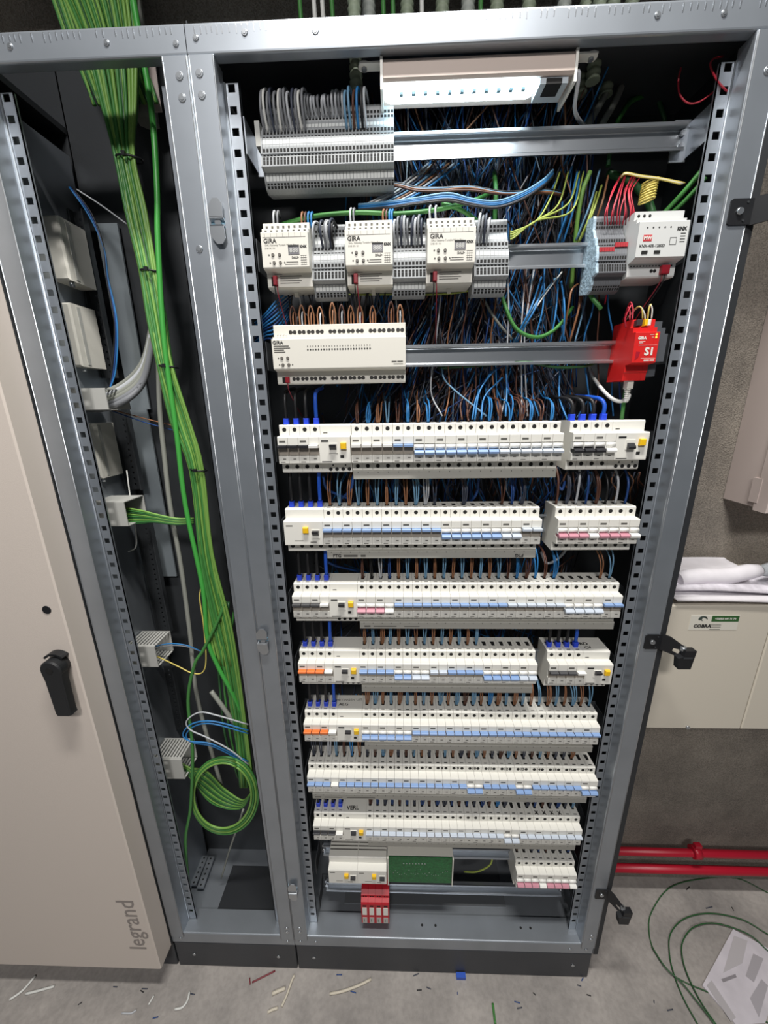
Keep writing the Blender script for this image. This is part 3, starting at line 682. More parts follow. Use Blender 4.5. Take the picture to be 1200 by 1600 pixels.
# KNX power supply and red/black terminals
zc = ZR['B']+.0; x0 = .6215; n = 4*M
t = thing('bus_power_supply', 'light grey bus power supply with small red logo on second rail', 'power supply', (x0+n/2, DY, zc-.05))
P = [(.078, -.043), (.030, -.045), (.0285, -.043), (.0285, -.0265), (.015, -.0245), (.012, -.0225), (.012, .0215), (.013, .0225), (.0205, .0228), (.0205, .0285), (.0285, .029), (.0285, .041), (.078, .041)]
MB().prism([(y, z+zc) for y, z in P][::-1], x0, x0+n).build('housing', mat('cool_grey_plastic', '#cfd0ce', .45), t)
text('KNX-40E-1280D', .0052, (x0+.022, .0117, zc-.0085), t, INKB, bold=.0001); text('KNX', .0060, (x0+.0605, .0117, zc+.012), t, INKB, bold=.0004)
lg = MB().box(x0+.008, x0+.0200, .0116, .0121, zc-.0025, zc+.0055).build('logo', mat('logo_red', '#c63a3f', .5), t)
text('MW', .0062, (x0+.014, .0113, zc+.0015), lg, WHITE, bold=.0003)
m = MB()
for k in range(5): m.cyl((x0+.012+k*.0082, .0121, zc+.0145), (0, -1, 0), .0011, .0004, 8)
m.box(x0+.046, x0+.0555, .0117, .0121, zc-.0075, zc-.007).box(x0+.046, x0+.0555, .0117, .0121, zc+.001, zc+.0015).box(x0+.046, x0+.0465, .0117, .0121, zc-.0075, zc+.0015).box(x0+.055, x0+.0555, .0117, .0121, zc-.0075, zc+.0015)
for k in range(4): m.box(x0+.060, x0+.067, .0117, .0121, zc+.006-.0035*k, zc+.0068-.0035*k)
m.build('printed_marks', INKB, t)
for k in range(2): MB().box(x0+.008+k*.018, x0+.0165+k*.018, .0112, .0121, zc-.0185, zc-.0145).build('switch', DARK, t)
m = MB()
for k in range(3): m.cyl((x0+.006+.008*k, .0286, zc+.0355), (0, -1, 0), .002, .0004, 10)
for k in range(14): m.box(x0+.004+.0046*k, x0+.0062+.0046*k, .0282, .0286, zc-.0300, zc-.0285)
m.cyl((x0+.036, .0286, zc-.036), (0, -1, 0), .0024, .0006, 8).cyl((x0+.041, .0286, zc-.036), (0, -1, 0), .0024, .0006, 8)
m.build('terminal_holes', DARK, t)
MB().rbox(x0+.048, x0+.060, .022, .0287, zc-.0415, zc-.0300, .0008).build('bus_plug', REDD, t)
for k, cname in enumerate(('dred', 'black')):
    wire('bus_wire', [(x0+.052+.004*k, .026, zc-.041), (x0+.050+.004*k, .028, zc-.055), (x0+.040+.004*k, .05, zc-.09), (x0+.046, .1, zc-.13)], .0009, cname, f'thin {"dark red" if k == 0 else "black"} bus wire under the light grey power supply')
zt = ZR['B']+.005; TR0, TR1 = .5790, .6205; wR = (TR1-TR0)/11
REDT = mat('red_marker', '#b03038', .5); DTB = mat('dark_terminal', '#6a6c70', .5)
tbody = MB().prism([(y-DY, z+.066) for y, z in TP], -wR/2+.0001, wR/2-.0001).mesh('terminal', DTB)
_, tops, tmk = terminal_meshes(wR)
for i in range(11):
    o = obj('bus_terminal', tbody, None, (TR0+(i+.5)*wR, DY, zt-.066)); tag(o, f'{ORD[i]} narrow dark terminal block from left beside the light grey power supply', 'terminal block', 'red and black bus terminals')
    obj('wire_openings', tops, o)
    mk = MB().box(-wR*.46, wR*.46, .0335-DY, .036-DY, (-.012 if i < 6 else -.006)+.066, (-.006 if i < 6 else 0.0)+.066).mesh('marker', REDT); obj('marker', mk, o)
m = MB().prism([(y-.0006, z+zt) for y, z in TP], TR0-.0045, TR0-.0004)
ep = mat('flaking_blue_grey', '#a9c0cf', .55, 0, .35, 240, .8, 260)
tag(m.build('end_plate', ep), 'textured pale blue grey end plate at left of the bus terminals', 'end plate')

# ------------------------------------------------------------------ third rail: actuator and red server
zc = ZR['C']; xl = .0738; n = 12*M
t = thing('switching_actuator', 'wide cream switching actuator with rows of terminals on third rail', 'actuator', (xl+n/2, DY, zc-.05))
P = [(.078, -.043), (.030, -.045), (.0285, -.0435), (.0285, -.0250), (.013, -.0230), (.012, -.0215), (.012, .0215), (.013, .0225), (.0200, .0230), (.0200, .0265), (.0285, .0270), (.0285, .0445), (.030, .0455), (.078, .045)]
MB().prism([(y, z+zc) for y, z in P][::-1], xl, xl+n).build('housing', WHITE2, t)
text('GIRA', .0075, (xl+.010, .0117, zc+.0168), t, INKB, bold=.0002)
m = MB()
for k, (wd_, zz) in enumerate(((.024, .0118), (.026, .0088), (.016, .0060), (.018, .0030))): m.box(xl+.003, xl+.003+wd_, .0117, .0121, zc+zz-.0007, zc+zz+.0007)
for k in range(24): m.box(xl+.0565+.0043*k, xl+.0577+.0043*k, .0117, .0121, zc+.0098, zc+.0118)
m.box(xl+.190, xl+.198, .0117, .0121, zc-.0150, zc-.0130).box(xl+.199, xl+.208, .0117, .0121, zc-.0150, zc-.0130).box(xl+.193, xl+.208, .0117, .0121, zc-.0180, zc-.0172)
m.build('printed_marks', INK, t)
m = MB()
for k in range(24): m.cyl((xl+.0572+.0043*k, .0121, zc+.0060), (0, -1, 0), .0013, .0005, 8)
m.build('indicator_lights', mat('indicator_dark', '#3a3a38', .4), t)
for bx, bz in ((.0145, -.0060), (.0240, -.0060), (.0155, -.0160), (.0250, -.0160)):
    MB().cyl((xl+bx, .012, zc+bz), (0, -1, 0), .0026, .0016, 12, .0022).build('button', MATS['grey_button'], t)
m = MB()
for bx, bz in ((.009, -.0060), (.010, -.0160), (.0310, -.0160)): m.cyl((xl+bx, .0121, zc+bz), (0, -1, 0), .0012, .0004, 8)
m.build('button_lights', INK, t)
XP = []
for g in range(3):
    for k in range(4): XP.append(.0275+g*.0645+k*.0147)
def pairs(zz):
    m = MB()
    for x in XP:
        for dx in (0, .0067):
            m.cyl((xl+x+dx, .0286, zc+zz), (0, -1, 0), .0030, .0005, 12)
        m.box(xl+x, xl+x+.0067, .0282, .0286, zc+zz-.0012, zc+zz+.0012)
    m.build('terminal_screws', mat('dark_screw', '#2f2d2b', .4), t)
pairs(.0345); pairs(-.0365)
MB().box(xl+.008, xl+.014, .0281, .0287, zc-.0425, zc-.0335).build('bus_socket', DARK, t)
MB().rbox(xl+.014, xl+.0205, .0225, .0287, zc-.0425, zc-.0335, .0008).build('bus_plug', REDD, t)
m = MB()
for k in range(3): m.tube([(xl+.008+.005*k, .0197, zc+.0275), (xl+.009+.005*k, .0197, zc+.0300), (xl+.0115+.005*k, .0197, zc+.0300), (xl+.0125+.005*k, .0197, zc+.0275)], .0006, 5)
m.build('moulded_ridges', WHITE2, t)
wire('bus_wire', [(xl+.017, .026, zc-.042), (xl+.018, .027, zc-.055), (xl+.020, .06, zc-.08), (xl+.02, .1, zc-.1)], .0009, 'dred', 'thin dark red bus wire under the wide cream actuator')

zc = ZR['C']-.001; x0 = .6395; n = .0365
t = thing('remote_server', 'bright red remote access server marked S1 with yellow lamps', 'server', (x0+n/2, DY, zc-.05))
P = [(.078, -.047), (.031, -.047), (.0305, -.036), (.0285, -.0345), (.0285, -.0240), (.013, -.0225), (.012, -.0215), (.012, .0215), (.013, .0225), (.0205, .0228), (.0205, .0300), (.0285, .0305), (.0285, .0420), (.030, .0430), (.078, .043)]
MB().prism([(y, z+zc) for y, z in P][::-1], x0, x0+n-.008).build('housing', RED, t)
MB().prism([(y, z+zc) for y, z in P if True][::-1], x0+n-.0078, x0+n).build('housing_side', RED, t)
MB().prism([(.076, zc-.043), (.034, zc-.041), (.034, zc-.022), (.018, zc-.020), (.018, zc+.020), (.026, zc+.0205), (.026, zc+.030), (.036, zc+.031), (.036, zc+.041), (.076, zc+.041)][::-1], x0+n+.0002, x0+n+.016).build('expansion_housing', mat('dark_grey_plastic', '#4c4f54', .5), t)
text('S1', .0155, (x0+.0245, .0116, zc-.0060), t, WHITE, bold=.0006); text('GIRA', .0055, (x0+.0105, .0116, zc+.0138), t, WHITE, bold=.0003)
MB().box(x0+.007, x0+.016, .0117, .0121, zc+.0085, zc+.0092).box(x0+.007, x0+.013, .0117, .0121, zc+.0065, zc+.0072).box(x0+.007, x0+.035, .0117, .0121, zc+.0032, zc+.0036).box(x0+.013, x0+.035, .0117, .0121, zc-.0156, zc-.0152).box(x0+.018, x0+.026, .0117, .0121, zc-.0195, zc-.0175).box(x0+.027, x0+.034, .0117, .0121, zc-.0195, zc-.0175).box(x0+.022, x0+.028, .0117, .0121, zc+.0182, zc+.0187).box(x0+.025, x0+.028, .0117, .0121, zc+.0145, zc+.015).build('printed_lines', WHITE, t)
for zz in (.0185, .0145): MB().cyl((x0+.0315, .0121, zc+zz), (0, -1, 0), .0013, .0008, 8).build('indicator_light', mat('lit_yellow', '#ffd23c', .4, emit=2.5), t)
MB().prism([(x0+.004, zc-.018), (x0+.009, zc-.013), (x0+.0105, zc-.006), (x0+.0045, zc-.0055)], .0115, .0121, 'y').build('finger_recess', REDD, t)
MB().rbox(x0+.016, x0+.0205, .020, .0287, zc+.0325, zc+.0415, .0006).build('yellow_plug', YEL, t); MB().rbox(x0+.0208, x0+.0255, .020, .0287, zc+.0325, zc+.0415, .0006).build('white_plug', WHITE, t)
MB().rbox(x0+.004, x0+.0125, .020, .0287, zc+.0325, zc+.0415, .0006).build('dark_plug', mat('dark_plug', '#3a2f31', .5), t)
for i, (cn_, p_) in enumerate([('red', [(978, 512, .03), (977, 497, .028), (986, 477, .03), (973, 500, .07)]), ('red', [(984, 500, .026), (984, 485, .03), (980, 482, .04), (972, 510, .08)]), ('red', [(988, 500, .026), (989, 482, .03), (984, 473, .04), (975, 500, .08)]),
     ('yellow', [(1004, 499, .026), (1003, 484, .025), (996, 480, .03), (978, 499, .07)]), ('white', [(1008, 499, .026), (1006, 488, .025), (997, 480, .03), (976, 502, .07)]), ('yellow', [(1012, 499, .026), (1014, 482, .025), (1017, 477, .03), (1006, 500, .07)]), ('white', [(1018, 498, .026), (1019, 483, .025), (1015, 477, .03), (1010, 500, .07)])]):
    wire('server_wire', px(*p_), .0011, cn_, f'thin {dict(red="red", yellow="yellow", white="white")[cn_]} wire arching into the top of the red server', 'wires on top of the red server')
# network plug and cables under the server
t = thing('network_cable', 'white network cable with ribbed plug under the red server', 'cable', at(990, 590, .04))
MB().rbox(x0+.012, x0+.022, .034, .046, zc-.060, zc-.037, .001).build('plug', WHITE2, t)
m = MB(); pc = Vector((x0+.0165, .040, zc-.060))
for k in range(5): m.cyl(pc+Vector((0, 0, -.0032*k)), (0, 0, -1), .0048-.0003*k, .0018, 10)
m.build('strain_relief', WHITE, t)
MB().tube(spline([pc, pc+Vector((0, 0, -.02))]+px((983, 617, .04), (971, 627, .05), (955, 622, .06), (938, 605, .08), (925, 585, .11), (915, 560, .13)), 6), .0030, 8).build('sheath', WC['white'], t)
wire('green_cable', px((981, 590, .05), (976, 620, .05), (972, 650, .055), (968, 690, .08)), .0032, 'green', 'green bus cable hanging straight down under the red server', cat='cable')

# ------------------------------------------------------------------ cabinet lamp
t = thing('cabinet_lamp', 'lit LED cabinet lamp with beige housing under the top beam', 'lamp', (.383, .04, 1.842))
lx0, lx1 = .2520, .5110; yb = .021
MB().prism([(yb-.006, 1.8850), (yb-.009, 1.8640), (yb-.006, 1.8612), (yb+.040, 1.8600), (yb+.040, 1.8850)], lx0+.004, lx1-.002).build('housing', mat('lamp_beige', '#c7b7ad', .5), t)
for s, xe in ((0, lx0), (1, lx1)):
    a, b = (xe, xe+.0035) if not s else (xe-.0025, xe+.001)
    m = MB().box(a, b, yb-.009, yb+.045, 1.852, 1.8870)
    q = (a-.028, a) if not s else (b, b+.028)
    m.box(q[0], q[1], yb-.002, yb+.012, 1.8850, 1.8870); br = m.build('bracket', WHITE, t)
    c = q[0]+.006 if not s else q[1]-.006
    m = MB().cyl((c, yb+.006, 1.8885), (0, 0, -1), .008, .003, 16); m.build('bracket_eye', WHITE, br); MB().cyl((c, yb+.006, 1.8855), (0, 0, -1), .0035, .003, 10).build('screw', BRIGHT, br)
LEDM = mat('led_diffuser', '#d8f2ff', .3, emit=14)
m = MB(); n = 16; xs = [lx0+.005, lx0+.008, lx0+.014]+[lx0+.014+(.217-.028)*k/10 for k in range(1, 10)]+[lx0+.2030, lx0+.2090, lx0+.2120]
rr = [.25, .8, 1]+[1]*9+[1, .8, .25]; vs = []; fs = []
for x, r_ in zip(xs, rr):
    for k in range(n+1):
        a = math.pi*k/n; vs.append((x, yb+.0105-.0150*r_*math.cos(a), 1.8612-.0105*r_*math.sin(a)))
for i in range(len(xs)-1):
    for k in range(n): fs.append((i*(n+1)+k, i*(n+1)+k+1, (i+1)*(n+1)+k+1, (i+1)*(n+1)+k))
m.add(vs, fs, True); df = m.build('diffuser', LEDM, t)
m = MB()
for k in range(11):
    x = lx0+.026+k*.0165; m.box(x, x+.005, yb-.0005, yb+.004, 1.8510, 1.8545)
m.build('led_chip', mat('led_chip', '#8fb9c8', .4), df)
sw = MB().box(lx0+.214, lx1-.008, yb-.004, yb+.030, 1.8540, 1.8610).build('switch_housing', mat('lamp_grey', '#b9c2c8', .4), t)
MB().box(lx0+.222, lx0+.243, yb-.0046, yb+.018, 1.8533, 1.8595).build('socket', DARK, sw)
wire('lamp_lead', [(lx1+.004, .04, 1.875), (lx1+.010, .03, 1.872)]+px((898, 165, .05), (903, 185, .07), (912, 195, .1)), .0028, 'lgrey', 'light grey lead curving down from the right end of lamp', cat='cable')

# ------------------------------------------------------------------ conduits from above
CONM = mat('conduit_green_grey', '#8f9a84', .55); CONW = mat('conduit_grey', '#a8ada6', .55)
def conduit(p0, p1, r, label, m=CONM):
    p0, p1 = Vector(p0), Vector(p1); L_ = (p1-p0).length; n = int(L_/.0022); rs = []; ps = []
    for i in range(n+1): ps.append(p0.lerp(p1, i/n)); rs.append(r if (i//2) % 2 else r*.86)
    o = MB().tube(ps, rs, 12).build('conduit', m); tag(o, label, 'conduit', 'corrugated conduits from above')
for i, (xt, yt, xb, yb_, Y, r) in enumerate([(556, 40, 557, 150, .06, .0095), (925, 60, 926, 128, .09, .010), (905, 60, 906, 150, .11, .010), (943, 60, 946, 150, .13, .010)]):
    p, q = at(xt, yt, Y), at(xb, yb_, Y); conduit((p.x, Y, 2.25), (q.x, Y, q.z), r, ['ribbed conduit end above the topmost terminal strip', 'ribbed conduit nearest the right end of lamp', 'ribbed conduit just behind the lamp bracket', 'ribbed conduit furthest right behind the lamp'][i])
for i, x in enumerate((575, 635, 690, 730, 775, 825, 880, 930, 985)):
    p = at(x, 12, .15); conduit((p.x, .15, 1.93), (p.x+.004, .15, 2.35), .011, 'ribbed conduit rising above the top beam from the breaker cabinet', CONM if i % 3 else CONW)
for i, x in enumerate((470, 492, 505, 520, 600, 615, 660, 752)):
    p = at(x, 12, .13); wire('riser_cable', [(p.x+.002, .13, 1.925), (p.x, .13, 1.99), (p.x-.01, .14, 2.35)], .0036, 'green' if i in (0, 3, 4, 5, 7) else 'white', f'{"green" if i in (0, 3, 4, 5, 7) else "white"} cable rising above the beam between the conduits', 'riser cables above the main beam', 'cable')
for i, (xt, xb) in enumerate(((500, 503), (520, 517), (538, 530))):
    p, q = at(xt, 90, .16), at(xb, 190, .16); wire('grey_riser', [(p.x, .16, 1.92), (p.x, .16, 1.90), (q.x, .16, q.z)], .006, 'slate', 'dim grey cable dropping behind the topmost terminal strip', 'dim grey risers', 'cable')
for i, ps in enumerate(([(975, 80, .15), (950, 140, .13), (925, 185, .11), (918, 205, .1)], [(985, 90, .15), (965, 150, .13), (943, 190, .11), (935, 205, .1)], [(960, 80, .16), (938, 150, .15), (915, 200, .12)])):
    wire('stripped_cable', px(*ps), .0052, 'cgrey', 'grey cable with stripped end slanting down right of the lamp', 'stripped grey cables right of the lamp', 'cable')
wire('green_cable', px((1005, 150, .16), (985, 160, .15), (965, 190, .13), (955, 215, .12)), .0035, 'green', 'green cable arching behind the right part of the topmost rail', cat='cable')
wire('green_cable', px((1040, 190, .17), (1020, 140, .17), (990, 150, .16), (960, 200, .15), (950, 260, .14)), .0035, 'dgreen', 'dark green cable looping in shade near the right post', cat='cable')
wire('red_wire', px((1064, 106, .07), (1060, 125, .065), (1062, 147, .06), (1075, 161, .055), (1095, 158, .05), (1122, 138, .045)), .0012, 'red', 'loose red wire curling below the beam by the right post')
wire('red_wire', px((1130, 88, .06), (1115, 92, .05), (1110, 103, .045), (1120, 125, .03), (1134, 141, .0255), (1137, 143, .04)), .0012, 'red', 'loose red wire poking out of a square hole in right post')

# ------------------------------------------------------------------ tangle of wires behind the rails
TL = dict(blue='blue', dblue='dark blue', brown='brown', slate='dark grey', lgrey='light grey', copper='tan', lblue='pale blue', black='black')
def tangle_path(xt, zt, xb, zb, y0=.09, y1=.185):
    n = 5; ya = random.uniform(y0, y1); yb2 = random.uniform(y0, y1); P = []
    for i in range(n+1):
        t_ = i/n; P.append(Vector((xt+(xb-xt)*t_+random.uniform(-.008, .008)*(0 < i < n), ya+(yb2-ya)*t_+random.uniform(-.006, .006), zt+(zb-zt)*t_)))
    return P
cols = ['slate']*11+['brown']*6+['blue']*4+['dblue']*4+['lgrey']*3+['copper']*1+['lblue']*1+['black']*7
for i in range(190):
    up = random.random()
    if up < .5: xt, zt_, xb, zb_ = random.uniform(.26, .60), 1.95, random.uniform(.22, .62), random.uniform(1.40, 1.72)
    elif up < .8: xt, zt_, xb, zb_ = random.uniform(.30, .60), random.uniform(1.74, 1.84), random.uniform(.16, .62), random.uniform(1.33, 1.42)
    else: xt, zt_, xb, zb_ = random.uniform(.30, .62), random.uniform(1.5, 1.75), random.uniform(.25, .66), random.uniform(1.35, 1.48)
    cn_ = random.choice(cols)
    wire('hanging_wire', tangle_path(xt, zt_, xb, zb_), random.choice([.0011, .0013, .0015]), cn_, f'{TL[cn_]} wire in the hanging tangle behind the upper rails', f'{TL[cn_]} wires of the tangle', seg=3, n=5)
mm = {}
for i in range(420):
    cn_ = random.choice(['slate', 'black', 'brown', 'dblue', 'slate', 'blue'])
    lo = random.random() < .45
    if lo: xt, zt_, xb, zb_ = random.uniform(.09, .68), random.uniform(1.0, 1.45), random.uniform(.09, .68), random.uniform(.40, .95)
    else: xt, zt_, xb, zb_ = random.uniform(.2, .62), 1.97, random.uniform(.12, .64), random.uniform(1.1, 1.5)
    mm.setdefault(cn_, MB()).tube(spline(tangle_path(xt, zt_, xb, zb_, .10, .195), 3), .0014, 4)
for cn_, m_ in mm.items(): tag(m_.build('wire_mass', WC[cn_]), f'dense mass of {TL[cn_]} wires deep behind the rails', 'wires', kind='stuff')

# named foreground wires
def bunch(name, base, r, cn_list, label, spread=3, cat='wire', seg=5):
    for k, cn_ in enumerate(cn_list):
        dx, dy = random.uniform(-spread, spread), random.uniform(-spread, spread)
        wire(name, px(*[(x+dx*(.4+.6*random.random()), y+dy*(.4+.6*random.random()), Y+random.uniform(-.004, .004)) for x, y, Y in base]), r, cn_, label.format(TL.get(cn_, cn_)), label.format(TL.get(cn_, cn_)).split(' ')[0]+' '+name.replace('_', ' ')+'s', cat, seg)
SW = [(570, 300, .07), (612, 288, .055), (650, 296, .05), (690, 296, .048), (735, 294, .048), (790, 302, .05), (850, 300, .06), (878, 303, .09)]
for dy, cn_ in ((0, 'copper'), (2.5, 'brown'), (-3, 'black'), (-1, 'lblue')): wire('sweeping_wire', px(*[(x, y+dy+random.uniform(-1, 1), Y) for x, y, Y in SW]), .0015, cn_, f'{TL[cn_]} wire sweeping sideways just below the topmost rail')
SW2 = [(560, 322, .065), (610, 318, .05), (650, 312, .045), (700, 306, .042), (735, 313, .042), (775, 318, .042), (815, 305, .045), (848, 285, .055), (864, 268, .08)]
for i, (dy, cn_) in enumerate(((0, 'blue'), (3, 'blue'), (5, 'slate'), (-3, 'lblue'), (7, 'black'))): wire('sweeping_wire', px(*[(x, y+dy+random.uniform(-1, 1), Y) for x, y, Y in SW2]), .0017, cn_, f'{TL[cn_]} wire dipping then climbing to the right under the topmost rail' if i != 1 else 'second blue wire dipping and climbing under the topmost rail')
for i in range(7):
    x = 600+i*8; wire('slanting_wire', px((x-25, 318, .06), (x+10, 300, .07), (x+45, 275, .09), (x+70, 255, .12)), .0014, ['lgrey', 'white', 'slate', 'lblue', 'copper', 'lgrey', 'blue'][i], 'wire slanting up from the sweeping wires under the topmost rail', 'slanting wires right of the terminal strip')
wire('green_cable', px((435, 352, .07), (490, 338, .05), (560, 332, .045), (620, 334, .045), (680, 328, .045), (735, 315, .06), (770, 300, .10)), .0030, 'green', 'green cable running sideways above the gateways', cat='cable')
wire('green_cable', px((690, 318, .06), (720, 328, .06), (750, 350, .07), (765, 375, .09)), .0030, 'green', 'green cable slanting down behind the right gateway', cat='cable')
wire('green_cable', px((772, 268, .10), (775, 300, .075), (773, 345, .08)), .0035, 'green', 'short green cable hanging above the right gateway', cat='cable')
for i, (xt, xm, ym) in enumerate(((875, 860, 310), (888, 872, 320), (905, 888, 318), (912, 893, 330))):
    wire('earth_wire', px((xt, 268, .09), (xm, ym, .065), (838, 345, .05), (805, 361+i*3, .045), (797, 362+i*4, .045)), .0013, 'gy', 'yellow green earth wire curving into the right terminal group', 'earth wires of the right terminal group')
wire('green_cable', px((922, 268, .08), (910, 300, .08), (902, 345, .085), (897, 400, .10), (893, 450, .11)), .0034, 'lgreen', 'bright green cable hanging beside the earth wires', cat='cable')
for i, (a_, b_, cn_) in enumerate([((937, 265), (900, 375), 'lblue'), ((940, 290), (905, 378), 'gy'), ((950, 275), (925, 360), 'copper'), ((902, 268), (870, 380), 'blue'), ((905, 280), (880, 378), 'blue'), ((932, 300), (903, 380), 'gy')]):
    wire('hanging_wire', px((a_[0], a_[1], .09), ((a_[0]+b_[0])/2+3, (a_[1]+b_[1])/2, .075), (b_[0], b_[1], .09)), .0016, cn_, f'{dict(lblue="pale blue", gy="yellow green", copper="tan", blue="blue")[cn_]} wire dropping left of the bus terminals', 'wires left of the bus terminals')
# red bus wires above terminals
for i in range(11):
    x = 945+i*4.6; cn_ = 'red' if i % 4 != 3 else 'dred'
    wire('bus_wire', px((x, 352, .045), (x+2+random.uniform(-3, 3), 330, .04), (958+i*3.2+random.uniform(-6, 6), 300, .05), (968+i*3+random.uniform(-3, 3), 276+random.uniform(-4, 4), .08)), .0009, cn_, 'thin red wire rising from the bus terminals', 'red wires above the bus terminals')
for i in range(3):
    wire('yellow_wire', px((970, 276+i, .06), (978, 270+i, .05), (1000, 274+i*1.2, .05), (1030, 278+i, .05), (1070-i*3, 286+i, .05)), .0010, ['yellow', 'white', 'yellow'][i], ['upper yellow', 'white', 'lower yellow'][i]+' wire of the twisted pair reaching to the right post')
for i in range(8):
    c0 = at(1016-i*.8, 284+i*4.2, .06); ps = [(c0.x+.011*math.cos(a), c0.y+.009*math.sin(a), c0.z+.003*math.cos(a)) for a in [2*math.pi*k/12 for k in range(13)]]
    tag(MB().tube(ps, .0011, 5).build('yellow_wrap', WC['yellow']), 'turn of yellow wire wrapped around the green cable', 'wire', 'yellow wire turns')
wire('green_cable', px((950, 270, .12), (985, 285, .10), (1010, 310, .08), (1020, 335, .075)), .0055, 'dgreen', 'dark green cable wrapped with yellow wire', cat='cable')
for i in range(2): wire('green_cable', px((1100+i*3, 262+i*16, .05), (1070+i*4, 298+i*12, .06), (1040+i*5, 330+i*6, .08), (1000, 370, .10)), .0034, 'green', ['upper', 'lower'][i]+' of two green cables running under the right post behind power supply', cat='cable')
wire('bus_wire', px((941, 405, .035), (944, 430, .04), (949, 450, .05), (945, 475, .08)), .0011, 'red', 'red wire hanging from the bus terminals')
wire('bus_wire', px((978, 410, .035), (972, 428, .04), (962, 443, .06), (955, 452, .09)), .0011, 'dred', 'dark red wire slanting down under the bus terminals')
# wires between rails B and C
for i, (ps, cn_, r) in enumerate([
    ([(846, 433, .10), (830, 480, .08), (815, 510, .085), (805, 535, .10)], 'blue', .0016), ([(850, 440, .10), (836, 482, .08), (820, 510, .085), (808, 535, .10)], 'blue', .0016), ([(868, 435, .10), (840, 470, .085), (822, 500, .085), (803, 535, .1)], 'lblue', .0014), ([(878, 425, .10), (848, 465, .085), (826, 500, .085), (805, 535, .1)], 'white', .0012),
    ([(877, 440, .10), (882, 480, .08), (880, 532, .09)], 'blue', .0016), ([(872, 445, .10), (868, 490, .085), (860, 535, .09)], 'blue', .0014), ([(915, 440, .10), (895, 450, .08), (888, 480, .08), (880, 530, .1)], 'copper', .0016), ([(913, 440, .10), (905, 480, .08), (890, 535, .09)], 'copper', .0018), ([(920, 445, .10), (910, 490, .09), (898, 535, .09)], 'lblue', .0016),
    ([(752, 462, .09), (775, 500, .085), (800, 530, .10)], 'cgrey', .0022)]):
    wire('hanging_wire', px(*ps), r, cn_, f'{dict(blue="blue", lblue="pale blue", white="white", copper="tan", cgrey="grey")[cn_]} wire crossing the gap between second and third rail', 'wires crossing above the third rail')
wire('green_cable', px((780, 440, .10), (790, 480, .085), (808, 515, .08), (840, 527, .08), (870, 512, .09), (895, 480, .11)), .0032, 'green', 'green cable sagging in an arc above the third rail', cat='cable')
wire('green_cable', px((685, 575, .10), (740, 572, .10), (820, 566, .075), (870, 574, .072), (915, 572, .075), (935, 564, .09)), .0026, 'dgreen', 'thin green cable sagging under the third rail', cat='cable')
wire('green_cable', px((918, 445, .07), (925, 465, .06), (935, 477, .055), (939, 483, .055)), .0036, 'green', 'cut green cable stub below the bus terminals', cat='cable')
for i in range(14):
    x = random.uniform(690, 950); cn_ = random.choice(['blue', 'brown', 'copper', 'lblue', 'lgrey', 'blue', 'brown']); x2_ = x+random.uniform(-25, 25)
    wire('hanging_wire', px((x, random.uniform(395, 430), .10), ((x+x2_)/2+random.uniform(-5, 5), 480, .085), (x2_, 535, .09), (x2_+random.uniform(-8, 8), 610, .09), (x2_+random.uniform(-15, 15), 650, .08)), .0014, cn_, f'{TL[cn_]} wire passing behind the third rail', f'{TL[cn_]} wires behind the third rail')
for i in range(24):
    x = 440+i*8.2+random.uniform(-3, 3); cn_ = random.choice(['black', 'slate', 'slate', 'lgrey', 'black'])
    wire('drop_wire', px((x, 455, .07), (x+random.uniform(-6, 8), 478, .075), (x+random.uniform(-10, 14), 505, .09), (x+random.uniform(-10, 14), 530, .12)), .0013, cn_, f'{TL[cn_]} wire dropping behind the gateways towards the actuator', f'{TL[cn_]} wires below the gateways')
for i in range(9): wire('side_wire', px((398, 505+i*5, .07), (415, 490+i*5, .06), (432, 470+i*7, .06), (455, 452+i*5, .09)), .0014, ['blue', 'blue', 'dblue'][i % 3], f'{["blue", "blue", "dark blue"][i % 3]} wire at the left post below the gateways', f'{["blue", "blue", "dark blue"][i % 3]} wires by the left post')
for i in range(5): wire('side_wire', px((430, 440+i*2, .08), (500, 447+i*3, .075), (600, 452+i*2, .075), (720, 445+i*3, .08), (790, 430, .09)), .0013, ['gy', 'black', 'black', 'slate', 'gy'][i], ['upper yellow green', 'upper black', 'lower black', 'dark grey', 'lower yellow green'][i]+' wire running sideways under the gateways')

# copper coloured loops above the actuator
xa = .0738
for i, x in enumerate(XP):
    if i in (9,): continue
    X = xa+x; z0_ = ZR['C']+.044; h = random.uniform(.028, .034)
    if i % 4 == 3 and i != 11: X1 = X+.0067+.006
    P = [(X, .036, z0_), (X-.0005, .036, z0_+h*.6), (X+.0035, .037, z0_+h), (X+.0078, .038, z0_+h*.6), (X+.0075, .040, z0_)]
    wire('loop_wire', P, .0013, 'copper' if i % 5 else 'brown', 'brown wire loop standing on top of the wide actuator', 'wire loops above the actuator')
    wire('core_wire', [(X+.0035, .036, z0_), (X+.0036, .037, z0_+h*.5), (X+.0040, .045, z0_+h*.75), (X+.004, .08, z0_+h*.8)], .0012, 'lgrey' if i % 2 else 'copper', 'thin wire standing inside a loop above the actuator', 'inner wires above the actuator')

